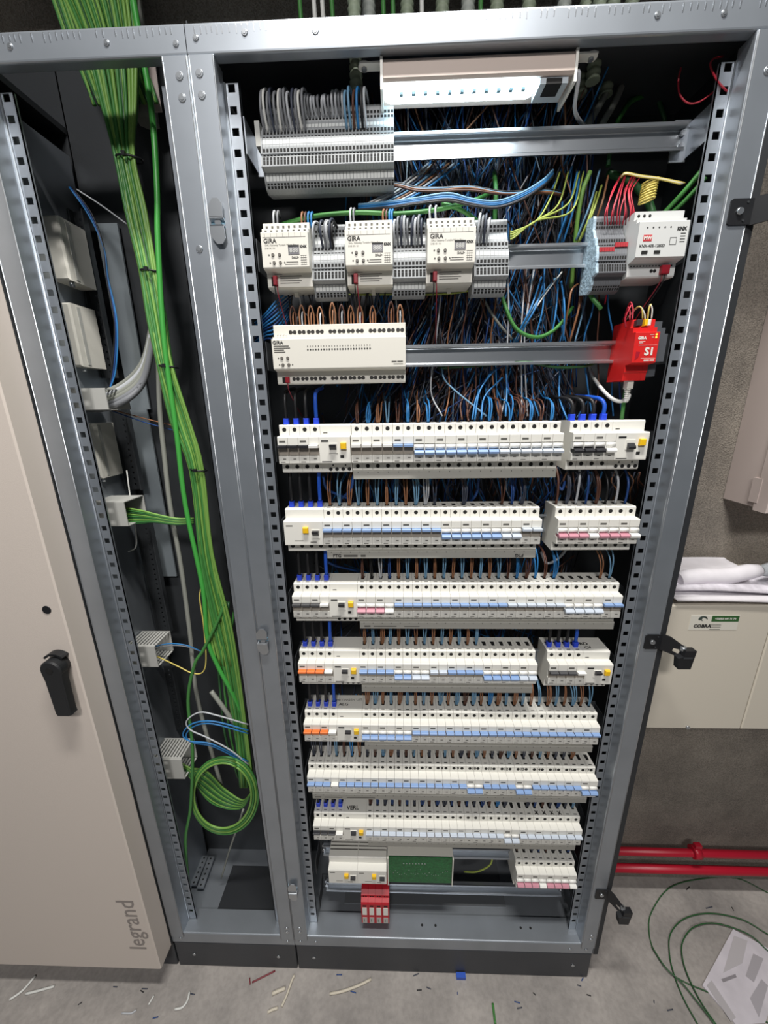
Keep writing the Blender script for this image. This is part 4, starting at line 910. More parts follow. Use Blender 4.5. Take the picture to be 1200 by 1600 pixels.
# grey loops on the terminal strips
def loops(xs, zc, cols_, ztop, tier, label, group, lean=0):
    Y0, zz = (.043, .006) if tier == 1 else (.0545, .028)
    for i, x in enumerate(xs):
        h = ztop+random.uniform(-.004, .004); cn_ = cols_[i % len(cols_)]; l = lean+random.uniform(-.003, .003)
        P = [(x, Y0, zc+zz), (x-.001+l*.3, Y0-.010, zc+zz+h*.45), (x+l*.7, Y0-.009, zc+zz+h*.85), (x+.003+l, Y0+.004, zc+zz+h), (x+.006+l, Y0+.026, zc+zz+h*.8), (x+.008+l, Y0+.05, zc+zz+h*.3), (x+.008+l, Y0+.06, zc+zz-.03)]
        wire('jumper_wire', P, .0019, cn_, ORD[i]+' '+label.format(dict(grey='grey', lgrey='light grey', white='white', slate='dark grey', black='black', lblue='pale blue', blue='blue', copper='tan', brown='brown')[cn_]), group)
zA = ZR['A']+.003; wA = (TA1-TA0)/38
loops([TA0+(i+.5)*wA for i in range(0, 13)], zA, ['grey', 'white', 'grey', 'slate', 'grey', 'white', 'grey', 'grey', 'lgrey', 'slate'], .048, 1, '{} wire from left on the left third of the topmost terminal strip', 'arching wires left on the topmost strip')
loops([TA0+(i+.5)*wA for i in range(12, 24)], zA, ['lgrey', 'grey', 'lgrey'], .026, 2, '{} wire from left on the middle of the topmost terminal strip', 'arching wires middle on the topmost strip')
loops([TA0+(i+.5)*wA for i in (24.0, 25.2, 26.2, 27.3, 28.6, 29.6)], zA, ['lblue', 'lblue', 'brown', 'blue', 'black', 'lgrey'], .046, 1, '{} wire from left in the coloured group on the topmost terminal strip', 'coloured wires on the topmost strip')
zB = ZR['B']+.005
for j, (xs, cl) in enumerate((([.1455, .1585, .163, .167, .171, .175], ['lgrey', 'slate', 'grey', 'lgrey', 'slate', 'black']), ([.2700+.0052*k for k in range(9)], ['lgrey', 'grey', 'slate']), ([.396, .401, .406, .411], ['lgrey', 'grey', 'slate', 'lgrey']))):
    loops(xs, zB, cl, .036, 1, '{} wire from left on the terminals right of the '+ORD[j]+' gateway', f'arching wires right of the {ORD[j]} gateway')
for i, (x, y, cn_) in enumerate([(472, 352, 'copper'), (477, 352, 'brown'), (482, 352, 'blue'), (487, 352, 'blue'), (599, 348, 'copper'), (604, 348, 'brown'), (609, 348, 'blue'), (613, 348, 'blue'), (428, 350, 'lgrey'), (434, 350, 'grey'), (548, 346, 'lgrey'), (553, 346, 'grey'), (672, 342, 'lgrey'), (681, 342, 'lgrey')]):
    wire('supply_wire', px((x, y+4, .035), (x-1, y-14, .035), (x+1, y-20, .045), (x+4, y-10, .09)), .0016, cn_, f'short {dict(copper="tan", brown="brown", blue="blue", lgrey="light grey", grey="grey")[cn_]} wire into the top of a lighting gateway', f'{cn_} wires on the gateways')

# ------------------------------------------------------------------ wires into the breaker rows
def pole_wires(xl, n, zc, rowname, pattern, h=.05, back=.10, per=2, skip=(), r=.0014, p0=0):
    for k in range(n):
        if k in skip: continue
        cn_ = pattern[k % len(pattern)]
        if cn_ is None: continue
        x = xl+(k+.5)*M
        for j in range(per+(1 if random.random() < .25 else 0)):
            dx = (j-(per-1)/2)*.0034; top = h*random.uniform(.85, 1.1); s = random.uniform(-.004, .004)
            P = [(x+dx*.4, .050, zc+.0405), (x+dx, .047, zc+.041+top*.35), (x+dx*1.2+s*.4, .050, zc+.041+top*.8), (x+dx+s, .068, zc+.041+top*1.15), (x+dx+s*2, back, zc+.041+top*1.3), (x+s*3, back+.03, zc+.041+top*1.9)]
            wire('breaker_wire', P, r, cn_, f'{["left", "right", "extra"][j] if per > 1 else "single"} {TL[cn_]} wire into pole {k+1+p0} from left of {rowname}', f'{TL[cn_]} wires into {rowname}', seg=3, n=5)
pole_wires(XM, 8, ZR['r1'], 'the first breaker row', ['brown', 'blue', 'copper', 'lblue', 'brown', 'blue', 'copper', 'blue'], .03)
pole_wires(XM+12*M, 8, ZR['r1'], 'the first breaker row', [None, 'blue', 'brown', 'blue', 'brown', 'blue', 'brown', 'blue'], .035, p0=12)
pole_wires(x2, 22, ZR['r2'], 'the second breaker row', ['copper', 'lblue', 'copper', 'lblue', 'copper', 'lblue', 'copper', 'lblue', 'copper', 'lblue', 'lgrey', 'slate', None, None, 'slate', None, None, None, 'brown', 'dblue', 'slate', None], .045)
pole_wires(.5545, 8, ZR['r2'], 'the second row at right', ['brown', 'slate', 'lgrey', 'dblue', 'brown', 'black', 'lgrey', 'dblue'], .06, per=1, r=.0022)
pole_wires(XM, 28, ZR['r3'], 'the third breaker row', ['brown', 'black', 'lgrey', 'dblue']+['copper', 'lblue']*6+['brown', 'blue']*3+[None]*4+['copper', 'lblue'], .05)
pole_wires(XM, 20, ZR['r4'], 'the fourth breaker row', ['copper', 'lblue']*7+[None]*6, .05)
pole_wires(XM, 28, ZR['r5'], 'the fifth breaker row', ['copper', 'lblue']*6+['brown', 'lblue', 'copper', 'blue'], .05)
pole_wires(x6, 36, ZR['r6'], 'the sixth breaker row', ['slate', 'slate', 'lgrey', 'lblue', 'brown', 'blue', 'copper', 'slate']+['brown', 'lblue', 'copper', 'slate']*6+['slate', 'copper', None, None], .05)
pole_wires(XM, 28, ZR['r7'], 'the seventh breaker row', ['brown', 'dblue', 'slate', 'dblue']*4+['brown', 'blue', 'slate', None, None, 'slate', 'dblue', 'brown', 'slate', 'dblue', 'slate', 'lblue'], .05)
pole_wires(.5532, 8, ZR['r8'], 'the bottom row', ['brown', 'black', 'slate', 'dblue'], .045, per=1, r=.002)
# thick feeders with blue ferrules
def feeders(xl, zc, rowname, h=.06, bend=0):
    for k in range(4):
        x = xl+(k+.5)*M; cn_ = 'blue' if k == 3 else 'black'
        t = thing('feeder_cable', f'thick {"blue" if k == 3 else "black"} feeder with blue ferrule, {ORD[k]} from left, {rowname}', 'cable', (x, .045, zc+.041))
        MB().rbox(x-.0045, x+.0045, .041, .050, zc+.0405, zc+.052, .001).build('ferrule', WC['ferrule'], t)
        P = [(x, .046, zc+.05), (x, .046, zc+.05+h*.5), (x-bend*.35, .052, zc+.05+h*.85), (x-bend*.9, .075, zc+.05+h), (x-bend*1.4, .12, zc+.05+h*1.1)]
        MB().tube(spline(P, 4), .0034, 8).build('sheath', mat('feeder_blue', '#1f55c0', .4) if k == 3 else WC['black'], t)
feeders(XL-.001, ZR['r1'], 'left of first row', .05); feeders(.563, ZR['r1'], 'right of first row', .03, .012); feeders(x2-4*M, ZR['r2'], 'left of second row', .07)
for k, nm in (('r3', 'third'), ('r4', 'fourth'), ('r5', 'fifth'), ('r7', 'seventh')): feeders(XL, ZR[k], f'left of {nm} row', .06)
feeders(.570, ZR['r4'], 'right of fourth row', .06)
for i, (ps, cn_) in enumerate([([(505, 745, .05), (512, 765, .07), (545, 780, .09), (560, 790, .12)], 'dblue'), ([(552, 742, .05), (548, 765, .05), (530, 782, .08)], 'dblue'), ([(508, 862, .05), (515, 880, .07), (560, 893, .1)], 'dblue'), ([(845, 862, .09), (855, 880, .08), (875, 870, .08), (890, 850, .09)], 'lgrey'), ([(748, 748, .08), (745, 770, .07), (735, 785, .09)], 'dblue'), ([(878, 742, .07), (872, 755, .06), (878, 765, .05), (883, 752, .06)], 'dblue')]):
    wire('link_cable', px(*ps), .0026, cn_, f'{["blue link cable left under the first row", "blue link cable under the left end of the first breakers", "blue link cable under the left of the second row", "pale grey cable between second and third rows at right", "blue link cable in the gap under the first row middle", "blue link cable loop under the right end of first row"][i]}', cat='cable')
for i in range(26):
    x = random.uniform(860, 1000); cn_ = random.choice(['brown', 'slate', 'slate', 'blue', 'copper', 'black'])
    wire('drop_wire', px((x, 738, .05), (x+random.uniform(-8, 8), 752, .06), (x+random.uniform(-12, 12), 768, .08), (x+random.uniform(-15, 15), 790, .12)), .0014, cn_, f'{TL[cn_]} wire leaving the underside of the first row at right', f'{TL[cn_]} wires under the first row at right', seg=3, n=5)
for i in range(40):
    x = random.uniform(560, 860); cn_ = random.choice(['dblue', 'slate', 'slate', 'blue', 'black', 'lgrey'])
    wire('drop_wire', px((x, 700, .10), (x+random.uniform(-8, 8), 745, .09), (x+random.uniform(-15, 15), 768, .085), (x+random.uniform(-20, 20), 790, .11)), .0013, cn_, f'{TL[cn_]} wire hanging in the gap between first and second rows', f'{TL[cn_]} wires between first and second rows', seg=3, n=5)
wire('earth_wire', px((770, 1338, .10), (765, 1352, .09), (745, 1362, .09), (725, 1362, .1)), .0022, 'gy', 'yellow green earth wire in shade beside the green circuit board')
for i, (ps, cn_) in enumerate([([(690, 575, .09), (700, 600, .08), (760, 650, .06)], 'lblue'), ([(775, 575, .09), (750, 610, .075), (742, 655, .05)], 'blue'), ([(768, 580, .09), (745, 620, .075), (738, 655, .05)], 'blue'), ([(785, 590, .09), (757, 620, .075), (752, 655, .05)], 'blue'), ([(790, 570, .09), (792, 610, .08), (790, 650, .05)], 'blue'), ([(735, 605, .09), (720, 630, .075), (722, 655, .05)], 'brown'), ([(738, 600, .09), (730, 640, .075), (732, 658, .05)], 'brown'), ([(875, 575, .09), (874, 620, .075), (886, 655, .05)], 'blue'), ([(970, 540, .08), (968, 600, .07), (972, 655, .07)], 'dblue')]):
    wire('hanging_wire', px(*ps), .0015, cn_, f'{TL[cn_]} wire coming down to the first breaker row from the third rail', 'wires down to the first breaker row')

# ------------------------------------------------------------------ cables of the left bay
BX = [(150, -30, .12), (172, 60, .115), (186, 160, .11), (195, 242, .10), (212, 330, .095), (231, 422, .09), (245, 500, .085), (259, 572, .08), (283, 660, .078), (307, 735, .075), (322, 864, .072), (346, 970, .07), (360, 1040, .068), (376, 1140, .066), (386, 1230, .066)]
SPR = [62, 44, 30, 16, 17, 13, 14, 12, 15, 10, 11, 14, 12, 10, 12]
NB = 28
for i in range(NB):
    a = (i+.5)/NB*2-1; b_ = random.uniform(-1, 1); j = [random.uniform(-1, 1) for _ in BX]
    ps = [(x+a*s+1.5*jj, y, Y+b_*.006*min(1, s/12)+.002*jj) for (x, y, Y), s, jj in zip(BX, SPR, j)]
    if i % 4 == 0: ps = ps[:11]+[(x-8, y, Y) for x, y, Y in ps[11:13]]
    wire('bus_cable', px(*ps), .0026, ['lgreen', 'green', 'lgreen', 'green', 'lgreen', 'dgreen'][i % 6], 'green bus cable in the tied bundle of the cable bay', 'tied green bundle in the cable bay', 'cable', 4, 6)
for i, (x, y, wd_, Y) in enumerate([(196, 243, 20, .09), (231, 422, 15, .081), (259, 572, 14, .071), (307, 735, 12, .066)]):
    c0 = at(x, y, Y); r0 = (at(x+wd_, y, Y)-c0).length; ps = [(c0.x+r0*math.cos(a), c0.y+.009+.012*math.sin(a), c0.z-.002*math.cos(a)) for a in [2*math.pi*k/16 for k in range(17)]]
    t = MB().tube(ps, .0016, 6).build('cable_tie', BLACKP); tag(t, ['topmost', 'second', 'third', 'lowest'][i]+' black cable tie around the green bundle', 'cable tie')
    MB().box(c0.x-.003, c0.x+.003, c0.y-.007, c0.y-.002, c0.z-.0025, c0.z+.0035).build('tie_head', BLACKP, t)
wire('green_cable', px((205, -20, .08), (222, 80, .08), (238, 180, .078), (246, 300, .075), (247, 380, .072), (257, 537, .07), (276, 677, .068), (290, 790, .066), (317, 920, .064), (324, 997, .062), (340, 1040, .062), (362, 1081, .062), (380, 1120, .07)), .0046, mat('wire_vivid_green', '#44a044', .4), 'single thick bright green cable in front of the bundle', cat='cable')
wire('green_cable', px((352, 940, .07), (341, 969, .062), (318, 1015, .058), (304, 1039, .055), (294, 1095, .052), (301, 1170, .05), (298, 1260, .048), (290, 1313, .046), (295, 1383, .044), (303, 1432, .042)), .0038, 'green', 'green cable hanging free down to the cable bay sill', cat='cable')
wire('green_cable', px((380, 1265, .07), (372, 1290, .075), (358, 1330, .09), (346, 1372, .10)), .0026, 'cgrey', 'pale greenish cable reaching the cable bay floor', cat='cable')
wire('grey_cable', px((248, 560, .10), (250, 640, .10), (257, 712, .10), (266, 790, .098), (283, 885, .096), (297, 990, .094), (308, 1088, .092), (336, 1193, .09), (350, 1240, .10)), .0048, 'cgrey', 'long single grey cable hanging behind the green bundle', cat='cable')
for i in range(6):
    d = i*6
    wire('grey_cable', px((118, 610+d*.8, .10), (150, 616+d*.8, .10), (190, 602+d*.9, .10-.003*i), (222, 570+d, .10), (236, 520+d, .10), (240+i, 470+d, .105), (232+i, 400, .11)), .0058, ['cgrey', 'lgrey', 'cgrey'][i % 3] if i < 4 else 'grey', 'thick grey cable sweeping from the torn duct up behind the bundle', 'thick grey cables from the torn duct', 'cable')
for i in range(3): wire('thin_wire', px((108+i*2, 292, .12), (138+i*3, 335, .12), (162, 387, .12), (169-i, 434, .12), (183-i*2, 505, .118), (181-i*3, 577, .115), (170, 612, .11)), .0013, ['blue', 'dblue', 'black'][i], f'thin {["blue", "dark blue", "black"][i]} wire hanging beside the perforated upright')
wire('thin_wire', px((120, 296, .12), (160, 322, .12), (198, 350, .12)), .0012, 'lgrey', 'thin light grey wire crossing behind the green bundle')
wire('thin_wire', px((198, 735, .13), (204, 780, .12), (212, 830, .12), (212, 855, .12), (200, 862, .11)), .0014, 'white', 'thin white wire curling below the grey cables')
for i in range(2): wire('thin_wire', px((175, 640+i*2, .12), (230, 655+i*6, .12), (300, 672+i*8, .12)), .0012, ['copper', 'dblue'][i], f'thin {["tan", "dark blue"][i]} wire crossing the bay below the thick grey cables')
for i in range(9):
    y0_ = 793+i*3
    wire('bus_cable', px((180, y0_, .085), (196, y0_+1, .085), (222, 798+i*2.4, .082), (241, 803+i*1.6, .08), (275, 810+i*1.2, .085), (303, 810+i, .10)), .0020, ['lgreen', 'green', 'dgreen'][i % 3], 'green cable in the short bunch leaving the plain duct', 'green bunch at the plain duct', 'cable')
wire('yellow_wire', px((236, 1022, .09), (255, 1030, .07), (280, 1042, .06), (301, 1052, .056), (317, 1050, .056), (322, 1028, .058), (318, 975, .062), (312, 935, .066), (315, 915, .07)), .0014, 'yellow', 'thin yellow wire looping out of the slotted duct')
for i in range(2): wire('thin_wire', px((236, 1012+i*4, .09), (262, 1006+i*3, .08), (290, 1008+i*2, .08), (315, 1018, .09)), .0012, ['blue', 'grey'][i], f'thin {["blue", "grey"][i]} wire leaving the slotted duct beside the yellow wire')
LP = [(388, 1141, .058), (333, 1127, .05), (300, 1131, .048), (286, 1147, .047), (297, 1158, .047), (333, 1163, .048), (388, 1190, .058)]
wire('loop_wire', px(*LP), .0017, 'blue', 'blue wire loop reaching out from behind the middle post'); wire('loop_wire', px((388, 1146, .06), (333, 1131, .05), (305, 1134, .05), (291, 1148, .05), (300, 1160, .05), (335, 1167, .05), (388, 1194, .06)), .0017, 'blue', 'second blue wire loop just inside the first')
wire('loop_wire', px((388, 1132, .058), (340, 1118, .05), (312, 1113, .048), (292, 1126, .046), (297, 1140, .046), (325, 1153, .047), (360, 1172, .05), (390, 1196, .06)), .0017, 'lgrey', 'light grey wire loop above the blue loops')
for i in range(14):
    yy = 1192+random.uniform(-3, 12); u = i/13
    wire('bus_cable', px((272, yy, .085), (290, yy+4, .08), (322, 1205+u*42, .08), (350, 1232+u*30, .085), (378, 1250+u*12, .08), (392, 1240, .07)), .0022, ['lgreen', 'green', 'dgreen'][i % 3], 'green cable fanning out of the lowest duct', 'green fan at the lowest duct', 'cable')
for i in range(4):
    r = 44+i*2.6; pts = []
    for k in range(0, 25):
        a = math.radians(60-k*15+i*4); pts.append((348+r*math.cos(a)*1.02+i, 1243-r*1.16*math.sin(a), .05+.001*i+.01*k/24))
    wire('coiled_cable', px(*pts), .0027, ['lgreen', 'green', 'lgreen', 'green'][i], 'green cable turn of the hanging coil near the bay floor', 'green coil in the cable bay', 'cable', 2)
for i in range(5): wire('bus_cable', px((330+i*9, 905+i*12, .075), (338+i*6, 1000, .072), (345+i*7, 1090, .07), (352+i*8, 1150, .072), (372+i*4, 1215, .075)), .0026, ['dgreen', 'green', 'lgreen'][i % 3], 'loose green cable leaving the bundle near the middle post', 'loose green cables by the middle post', 'cable')
wire('grey_stub', px((330, 1080, .07), (345, 1100, .065), (366, 1130, .065)), .005, 'cgrey', 'cut grey conduit stub behind the green cables', cat='cable')
for i in range(34):
    x = 95+i*3.2; k = i//8
    p = at(x+random.uniform(-1, 1), 12, .14); wire('riser_cable', [(p.x+.03+random.uniform(-.005, .005), .135, 1.925), (p.x+.016, .137, 1.97), (p.x-.01, .14, 2.06), (p.x-.05, .145, 2.35)], .0024, ['green', 'lgreen', 'dgreen', 'green', 'lgreen'][i % 5], 'green cable rising above the beam of the cable bay', 'green risers above the cable bay', 'cable', 3, 5)
wire('riser_duct', [at(205, 12, .16)+Vector((0, 0, -.15)), at(205, 12, .16), at(205, 12, .16)+Vector((0, 0, .3))], .018, 'cgrey', 'wide grey pipe rising beside the green risers', cat='conduit')
tag(MB().box(at(214, 112, .15).x, at(244, 112, .15).x, .15, .152, at(214, 176, .15).z, at(214, 100, .15).z).build('label_card', PINKISH), 'dim beige card hanging behind the green cables at top', 'card')

# ------------------------------------------------------------------ hinges on the right post
def hinge(x, y, label, ang, sc_=1.0):
    p = at(x, y, -.001); t = thing('hinge', label, 'hinge', (p.x, -.003, p.z-.02))
    hx_, hz_ = p.x, p.z; k = .0135
    pr = [(hx_-k, hz_-k), (hx_-k+.003, hz_-k-.002), (W+.004, hz_-k-.002), (W+.004, hz_+k+.002), (hx_-k+.003, hz_+k+.002), (hx_-k, hz_+k)]
    MB().prism(pr, -.0035, -.0006, 'y').build('mounting_leaf', BLACKP, t)
    MB().cyl((hx_, -.0035, hz_), (0, -1, 0), .0052, .0028, 16, .004).build('screw', BRIGHT, t)
    MB().cyl((hx_+.009, -.0035, hz_+.011), (0, -1, 0), .0014, .0008, 8).cyl((hx_+.007, -.0035, hz_-.011), (0, -1, 0), .0014, .0008, 8).build('rivet', GALVD, t)
    ca, sa = math.cos(math.radians(ang)), math.sin(math.radians(ang)); o = Vector((W+.003, -.002, 0))
    def L(u, v): return (o.x+ca*u+sa*v, o.y-sa*u+ca*v)   # arm frame: u outwards, v depth
    def plate(u0, u1, v0, v1, prof):
        m = MB(); vs = []
        for vv in (v0, v1):
            for u, zz in prof: a, b = L(u, vv); vs.append((a, b, hz_+zz))
        n_ = len(prof); m.add(vs, [tuple(range(n_)), tuple(range(2*n_-1, n_-1, -1))]+[(i, i+n_, (i+1) % n_+n_, (i+1) % n_) for i in range(n_)]); return m
    plate(0, 0, -.0015, .0015, [(-.001, -.0165), (-.001, .0165), (.012, .0165), (.034, .007), (.036, .002), (.030, -.001), (.020, -.003), (.018, -.010), (.030, -.013), (.026, -.0165)]).build('arm', BLACKP, t)
    a, b = L(.033, 0); MB().cyl((a, b, hz_-.004), (0, 0, 1), .0048, .011, 12).build('pin', BRIGHT, t)
    MB().prism([(a-.009, hz_-.034), (a+.013, hz_-.034), (a+.017, hz_+.004), (a-.002, hz_+.004), (a-.004, hz_-.008), (a-.012, hz_-.012)], b-.010, b+.002, 'y').build('swing_leaf', BLACKP, t)
    MB().box(a-.004, a+.012, b-.0106, b-.0098, hz_-.012, hz_-.009).build('leaf_slot', GALVD, t)
    return t
hinge(1153, 332, 'upper black hinge bracket standing out from the right post', 48)
hinge(1018, 1002, 'middle black hinge bracket standing out from the right post', 48)
hinge(939, 1396, 'lowest black hinge bracket standing out from the right post', 55)

# ------------------------------------------------------------------ boxes, pipes and papers on the right wall
YC = .03; z1 = 1.066; z0 = .7753; xs = at(1157, 1140, YC).x
t = thing('wall_box', 'cream steel wall box with green and white sticker under the papers', 'box', (.9, .13, z0))
MB().rbox(.785, xs-.001, YC, .224, z0, z1, .002).build('body', BEIGE, t)
p = at(1074, 1136, YC); MB().cyl((p.x, YC, p.z), (0, -1, 0), .004, .003, 10).build('screw', BRIGHT, t)
p, q = at(1080, 961, YC), at(1150, 984, YC)
st = MB().box(p.x, q.x, YC-.0006, YC, q.z, p.z).build('sticker', mat('sticker_white', '#d6d2c6', .5), t)
cx = at(1097, 977, YC); text('COBRA', .0098, (cx.x, YC-.0009, at(1097, 978, YC).z), st, INKB, bold=.0005)
lx, lz = at(1098, 967, YC).x, at(1098, 967, YC).z
m = MB()
for a0, a1, r0, r1 in ((20, 200, .0085, .0055), (-10, 60, .0085, .007), (120, 280, .005, .0025)):
    n_ = 12; A = [math.radians(a0+(a1-a0)*k/n_) for k in range(n_+1)]
    m.prism([(lx+r0*math.cos(a), lz+.75*r0*math.sin(a)) for a in A]+[(lx+r1*math.cos(a)+.0005, lz-.001+.75*r1*math.sin(a)) for a in A[::-1]], YC-.0009, YC-.0006, 'y')
m.build('emblem', mat('emblem_grey', '#3f4a44', .6), st)
p, q = at(1113, 962, YC), at(1153, 971, YC)
gb = MB().box(p.x, q.x, YC-.0009, YC-.0005, q.z, p.z).build('green_band', mat('sticker_green', '#2f5a2c', .5), st)
text('+32(0)3 641 71 70', .0052, ((p.x+q.x)/2, YC-.0011, (p.z+q.z)/2), gb, WHITE, bold=.0002)
m = MB()
for k in range(3): m.box(p.x, p.x+.02, YC-.0009, YC-.0005, q.z-.0075-.005*k, q.z-.0065-.005*k)
m.build('printed_lines', INK, st)
t2 = MB().rbox(xs+.001, xs+.5, YC, .224, z0, z1, .002).build('wall_box', BEIGE); tag(t2, 'second cream wall box at the right edge beside the stickered one', 'box')
X0 = 1.0126; zb_ = 1.228
t = thing('upper_wall_box', 'tall grey beige wall box cut by the right edge of picture', 'box', (1.2, .18, zb_))
MB().box(X0, X0+.45, .1500, .224, zb_, 1.78).build('body', PINKISH, t)
MB().rbox(X0-.003, X0+.453, .1150, .1465, zb_-.006, 1.786, .003).build('lid', PINKISH, t)
MB().box(X0-.004, X0, .140, .160, zb_+.01, zb_+.06).build('lid_hinge', PINKISH, t)
# papers on the box
PAPER = mat('white_paper', '#dcd8dc', .6, 0, .06, 30); PAPER2 = mat('printed_paper', '#cfcad2', .6, 0, .22, 60)
def sheetpaper(name, corners, label, m_, wob=.003, n=10, group=None):
    a, b, c, d = [Vector(v) for v in corners]; vs = []; fs = []
    for i in range(n+1):
        for j in range(n+1):
            u, v = i/n, j/n; q_ = a.lerp(b, u).lerp(d.lerp(c, u), v); q_.z += wob*(math.sin(5*u+3*v)+math.sin(9*v-4*u+1))*.5; vs.append(q_)
    N = (n+1)**2; vs += [v+Vector((0, 0, -.0008)) for v in vs]
    for i in range(n):
        for j in range(n):
            k = i*(n+1)+j; fs += [(k, k+n+1, k+n+2, k+1), (N+k, N+k+1, N+k+n+2, N+k+n+1)]
    edge = [i*(n+1) for i in range(n+1)]+[n*(n+1)+j for j in range(1, n+1)]+[i*(n+1)+n for i in range(n-1, -1, -1)]+[j for j in range(n-1, 0, -1)]
    for a_, b_ in zip(edge, edge[1:]+edge[:1]): fs.append((a_, b_, N+b_, N+a_))
    o = MB().add(vs, fs, True).build(name, m_); tag(o, label, 'paper', group); return o
zt_ = z1+.004
sheetpaper('plan_sheet', [(.79, .050, zt_+.012), (1.25, .046, zt_+.010), (1.25, .13, zt_+.014), (.80, .13, zt_+.014)], 'creased white plan sheet overhanging the stickered wall box', PAPER2, .013)
sheetpaper('plan_sheet', [(.80, .024, zt_+.006), (1.3, .020, zt_+.003), (1.3, .09, zt_+.008), (.795, .09, zt_+.008)], 'lower white sheet drooping over the front of wall box', PAPER, .007)
sheetpaper('plan_sheet', [(.80, .12, zt_+.014), (1.02, .12, zt_+.016), (1.03, .205, zt_+.020), (.80, .205, zt_+.022)], 'flat sheet at the back under the paper roll', PAPER, .003)
p = at(1060, 905, .09); q = at(1185, 893, .09)
o = MB().tube([p.lerp(q, k/8)+Vector((0, 0, .003*math.sin(k))) for k in range(9)], [.015, .0165, .017, .0165, .017, .0165, .016, .0155, .012], 14).build('paper_roll', PAPER); tag(o, 'rolled paper plan lying on the wall box', 'paper roll')
o = MB().tube([q+Vector((.004, 0, .002)), q+Vector((.03, 0, .004)), q+Vector((.06, .01, .0))], [.010, .017, .014], 9).build('plastic_wrap', mat('clear_plastic', '#d9dde0', .12, 0, trans=.6)); tag(o, 'crumpled clear plastic at the right end of paper roll', 'plastic')
# pipes
PIPE = mat('pipe_red', '#b0122b', .38)
for i, (ya, r, Yp) in enumerate(((1330, .0105, .18), (1356, .0115, .18))):
    p, q = at(975, ya, Yp), at(1200, ya+6, Yp); q2 = p+(q-p)*1.8; p2 = p-(q-p)*.6
    t = thing('pipe', ['upper red sprinkler pipe with clamp along the wall', 'lower red pipe along the wall near the floor'][i], 'pipe', p); MB().tube([p2, q2], r, 14).build('pipe_run', PIPE, t)
    if i == 0:
        c0 = at(1087, 1331, Yp); m = MB().cyl(c0+Vector((-.011, 0, 0)), (1, 0, 0), .0175, .020, 18); cl = m.build('clamp', PIPE, t)
        MB().box(c0.x-.009, c0.x+.009, c0.y-.006, c0.y+.006, c0.z+.014, c0.z+.030).build('clamp_lug', PIPE, cl)
# ------------------------------------------------------------------ on the floor
def fl(x, y, h=.0025): return atz(x, y, h)
for i, (ps, r) in enumerate([
    ([(1200, 1395), (1150, 1372), (1090, 1374), (1045, 1388), (1018, 1425), (1014, 1455), (1022, 1485), (1048, 1520), (1075, 1537), (1110, 1552), (1160, 1578), (1200, 1598)], .0015),
    ([(1200, 1460), (1160, 1437), (1110, 1427), (1070, 1435), (1048, 1458), (1046, 1490), (1053, 1522), (1068, 1560), (1090, 1600)], .0016),
    ([(1200, 1486), (1170, 1460), (1120, 1443), (1085, 1448), (1067, 1470), (1066, 1495), (1075, 1525), (1095, 1565), (1120, 1602)], .0016),
    ([(1018, 1478), (1040, 1512), (1065, 1535), (1095, 1572), (1118, 1602)], .0018)]):
    wire('floor_cable', [fl(x, y, .003+.0025*i) for x, y in ps], r, 'dgreen', ['outermost', 'middle', 'innermost', 'straight front'][i]+' run of the thin green cable coil on the floor', cat='cable')
def flat(name, pts, label, m_, cat, h=.001, z=.0006):
    P = [atz(x, y, z) for x, y in pts]; n_ = len(P); mb = MB().add([*P, *[p_+Vector((0, 0, h)) for p_ in P]], [tuple(range(n_-1, -1, -1)), tuple(range(n_, 2*n_))]+[(k, (k+1) % n_, n_+(k+1) % n_, n_+k) for k in range(n_)])
    o = mb.build(name, m_); tag(o, label, cat); return o
o = flat('document_sleeve', [(1145, 1453), (1230, 1500), (1195, 1600), (1150, 1603), (1097, 1541)], 'clear sleeve of printed documents lying on the floor', mat('sleeve_white', '#cfc9cf', .3, 0, .1, 20), 'documents', .004)
for pts, m_ in (([(1147, 1462), (1168, 1470), (1160, 1505), (1130, 1520)], '#b9b4b6'), ([(1177, 1490), (1193, 1498), (1178, 1535), (1165, 1525)], '#a9a4a8'), ([(1127, 1530), (1149, 1522), (1151, 1527), (1130, 1535)], '#8d888c'), ([(1104, 1540), (1112, 1532), (1150, 1590), (1142, 1596)], '#b3aeb0'), ([(1172, 1560), (1190, 1530), (1200, 1540), (1186, 1590)], '#aaa5aa')):
    P = [atz(x, y, .0049) for x, y in pts]; MB().add([*P, *[p_+Vector((0, 0, .0004)) for p_ in P]], [(3, 2, 1, 0), (4, 5, 6, 7)]+[(k, (k+1) % 4, 4+(k+1) % 4, 4+k) for k in range(4)]).build('printed_block', mat('print_'+m_[1:], m_, .5), o)
def scrap(ps, r, col, label, flatk=None):
    wire('scrap', [fl(x, y, r+.0003) for x, y in ps], r, col, label, cat='scrap', seg=4)
CR = mat('scrap_cream', '#cfc6b4', .6)
scrap([(515, 1553), (535, 1549), (560, 1540), (580, 1530)], .003, CR, 'curled cream cable sheath scrap before the plinth')
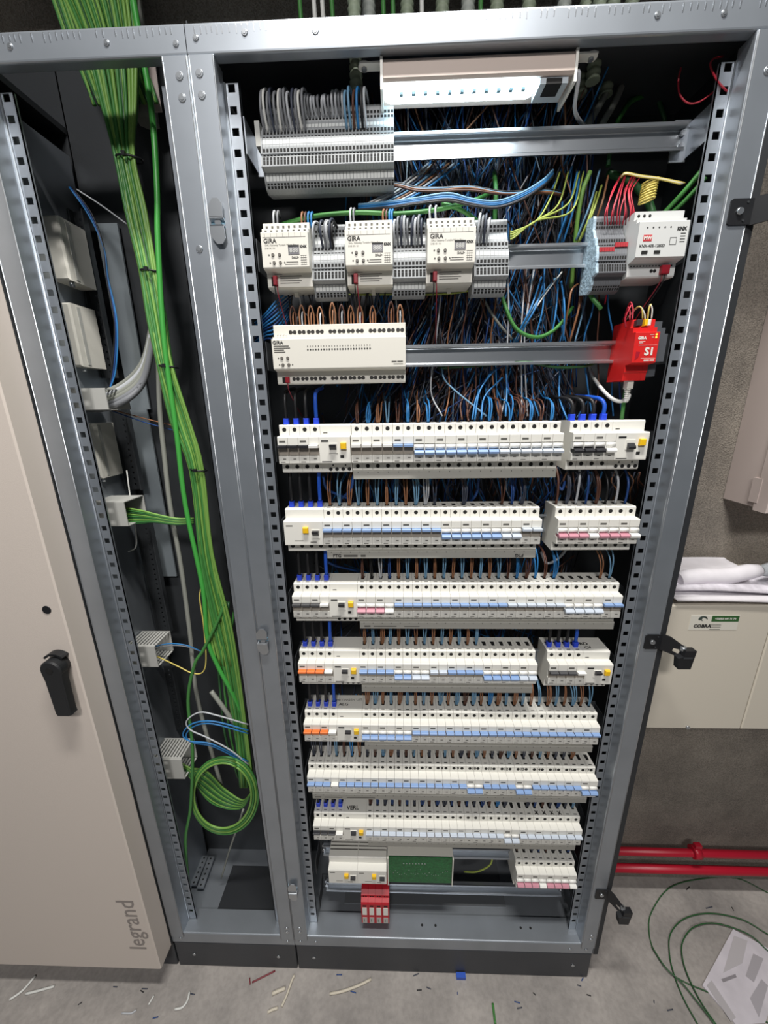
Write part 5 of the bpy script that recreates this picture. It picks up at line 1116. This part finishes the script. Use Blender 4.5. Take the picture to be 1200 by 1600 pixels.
scrap([(440, 1573), (448, 1555), (456, 1532), (460, 1524)], .003, CR, 'straight cream sheath scrap by the plinth seam')
scrap([(425, 1553), (436, 1548), (446, 1544)], .004, CR, 'short wide cream scrap left of the straight one')
scrap([(418, 1582), (425, 1578), (434, 1575)], .003, CR, 'small cream scrap nearest the camera')
scrap([(15, 1562), (30, 1552), (40, 1543), (55, 1525)], .003, 'white', 'white sheath scrap in the shade of the door')
scrap([(40, 1553), (60, 1548), (85, 1541)], .0028, 'white', 'second white sheath scrap beside the first in shade')
scrap([(273, 1577), (285, 1574), (293, 1563), (296, 1550)], .0026, 'white', 'curved white scrap on the floor below the door corner')
scrap([(232, 1570), (238, 1560), (240, 1556)], .0022, 'white', 'tiny white scrap left of the curved one')
scrap([(190, 1583), (205, 1583), (213, 1578)], .0018, 'lgrey', 'pale thread scrap on the floor at left')
scrap([(394, 1535), (410, 1527), (430, 1517)], .0018, 'dred', 'dark red wire scrap by the plinth seam')
scrap([(390, 1528), (391, 1538)], .0014, 'dred', 'short dark red scrap beside the longer one')
scrap([(770, 1568), (772, 1585), (774, 1600)], .003, 'green', 'green cable scrap at the bottom edge')
p = atz(720, 1527, 0)
o = MB().box(p.x-.012, p.x+.012, p.y-.005, p.y+.005, .0003, .010).build('blue_clip', mat('blue_clip', '#2a55b8', .4)); tag(o, 'small blue plastic clip at the foot of plinth', 'clip')
for i, (x, y) in enumerate([(655, 1547), (670, 1544), (715, 1552), (808, 1566), (812, 1575), (835, 1553), (905, 1540), (920, 1555), (1022, 1565), (1047, 1578), (650, 1523), (530, 1523), (222, 1549), (226, 1545), (180, 1542), (125, 1568), (243, 1590), (300, 1553), (552, 1550), (910, 1530), (1108, 1418), (1075, 1388), (1145, 1420)]):
    a = random.uniform(0, 3.1); L_ = random.uniform(3, 6); scrap([(x-L_*math.cos(a), y-L_*.5*math.sin(a)), (x+L_*math.cos(a), y+L_*.5*math.sin(a))], .0011, random.choice(['black', 'slate', 'dblue']), 'tiny dark wire clipping scattered on the floor')
    list(C.objects)[-1]['group'] = 'dark wire clippings'
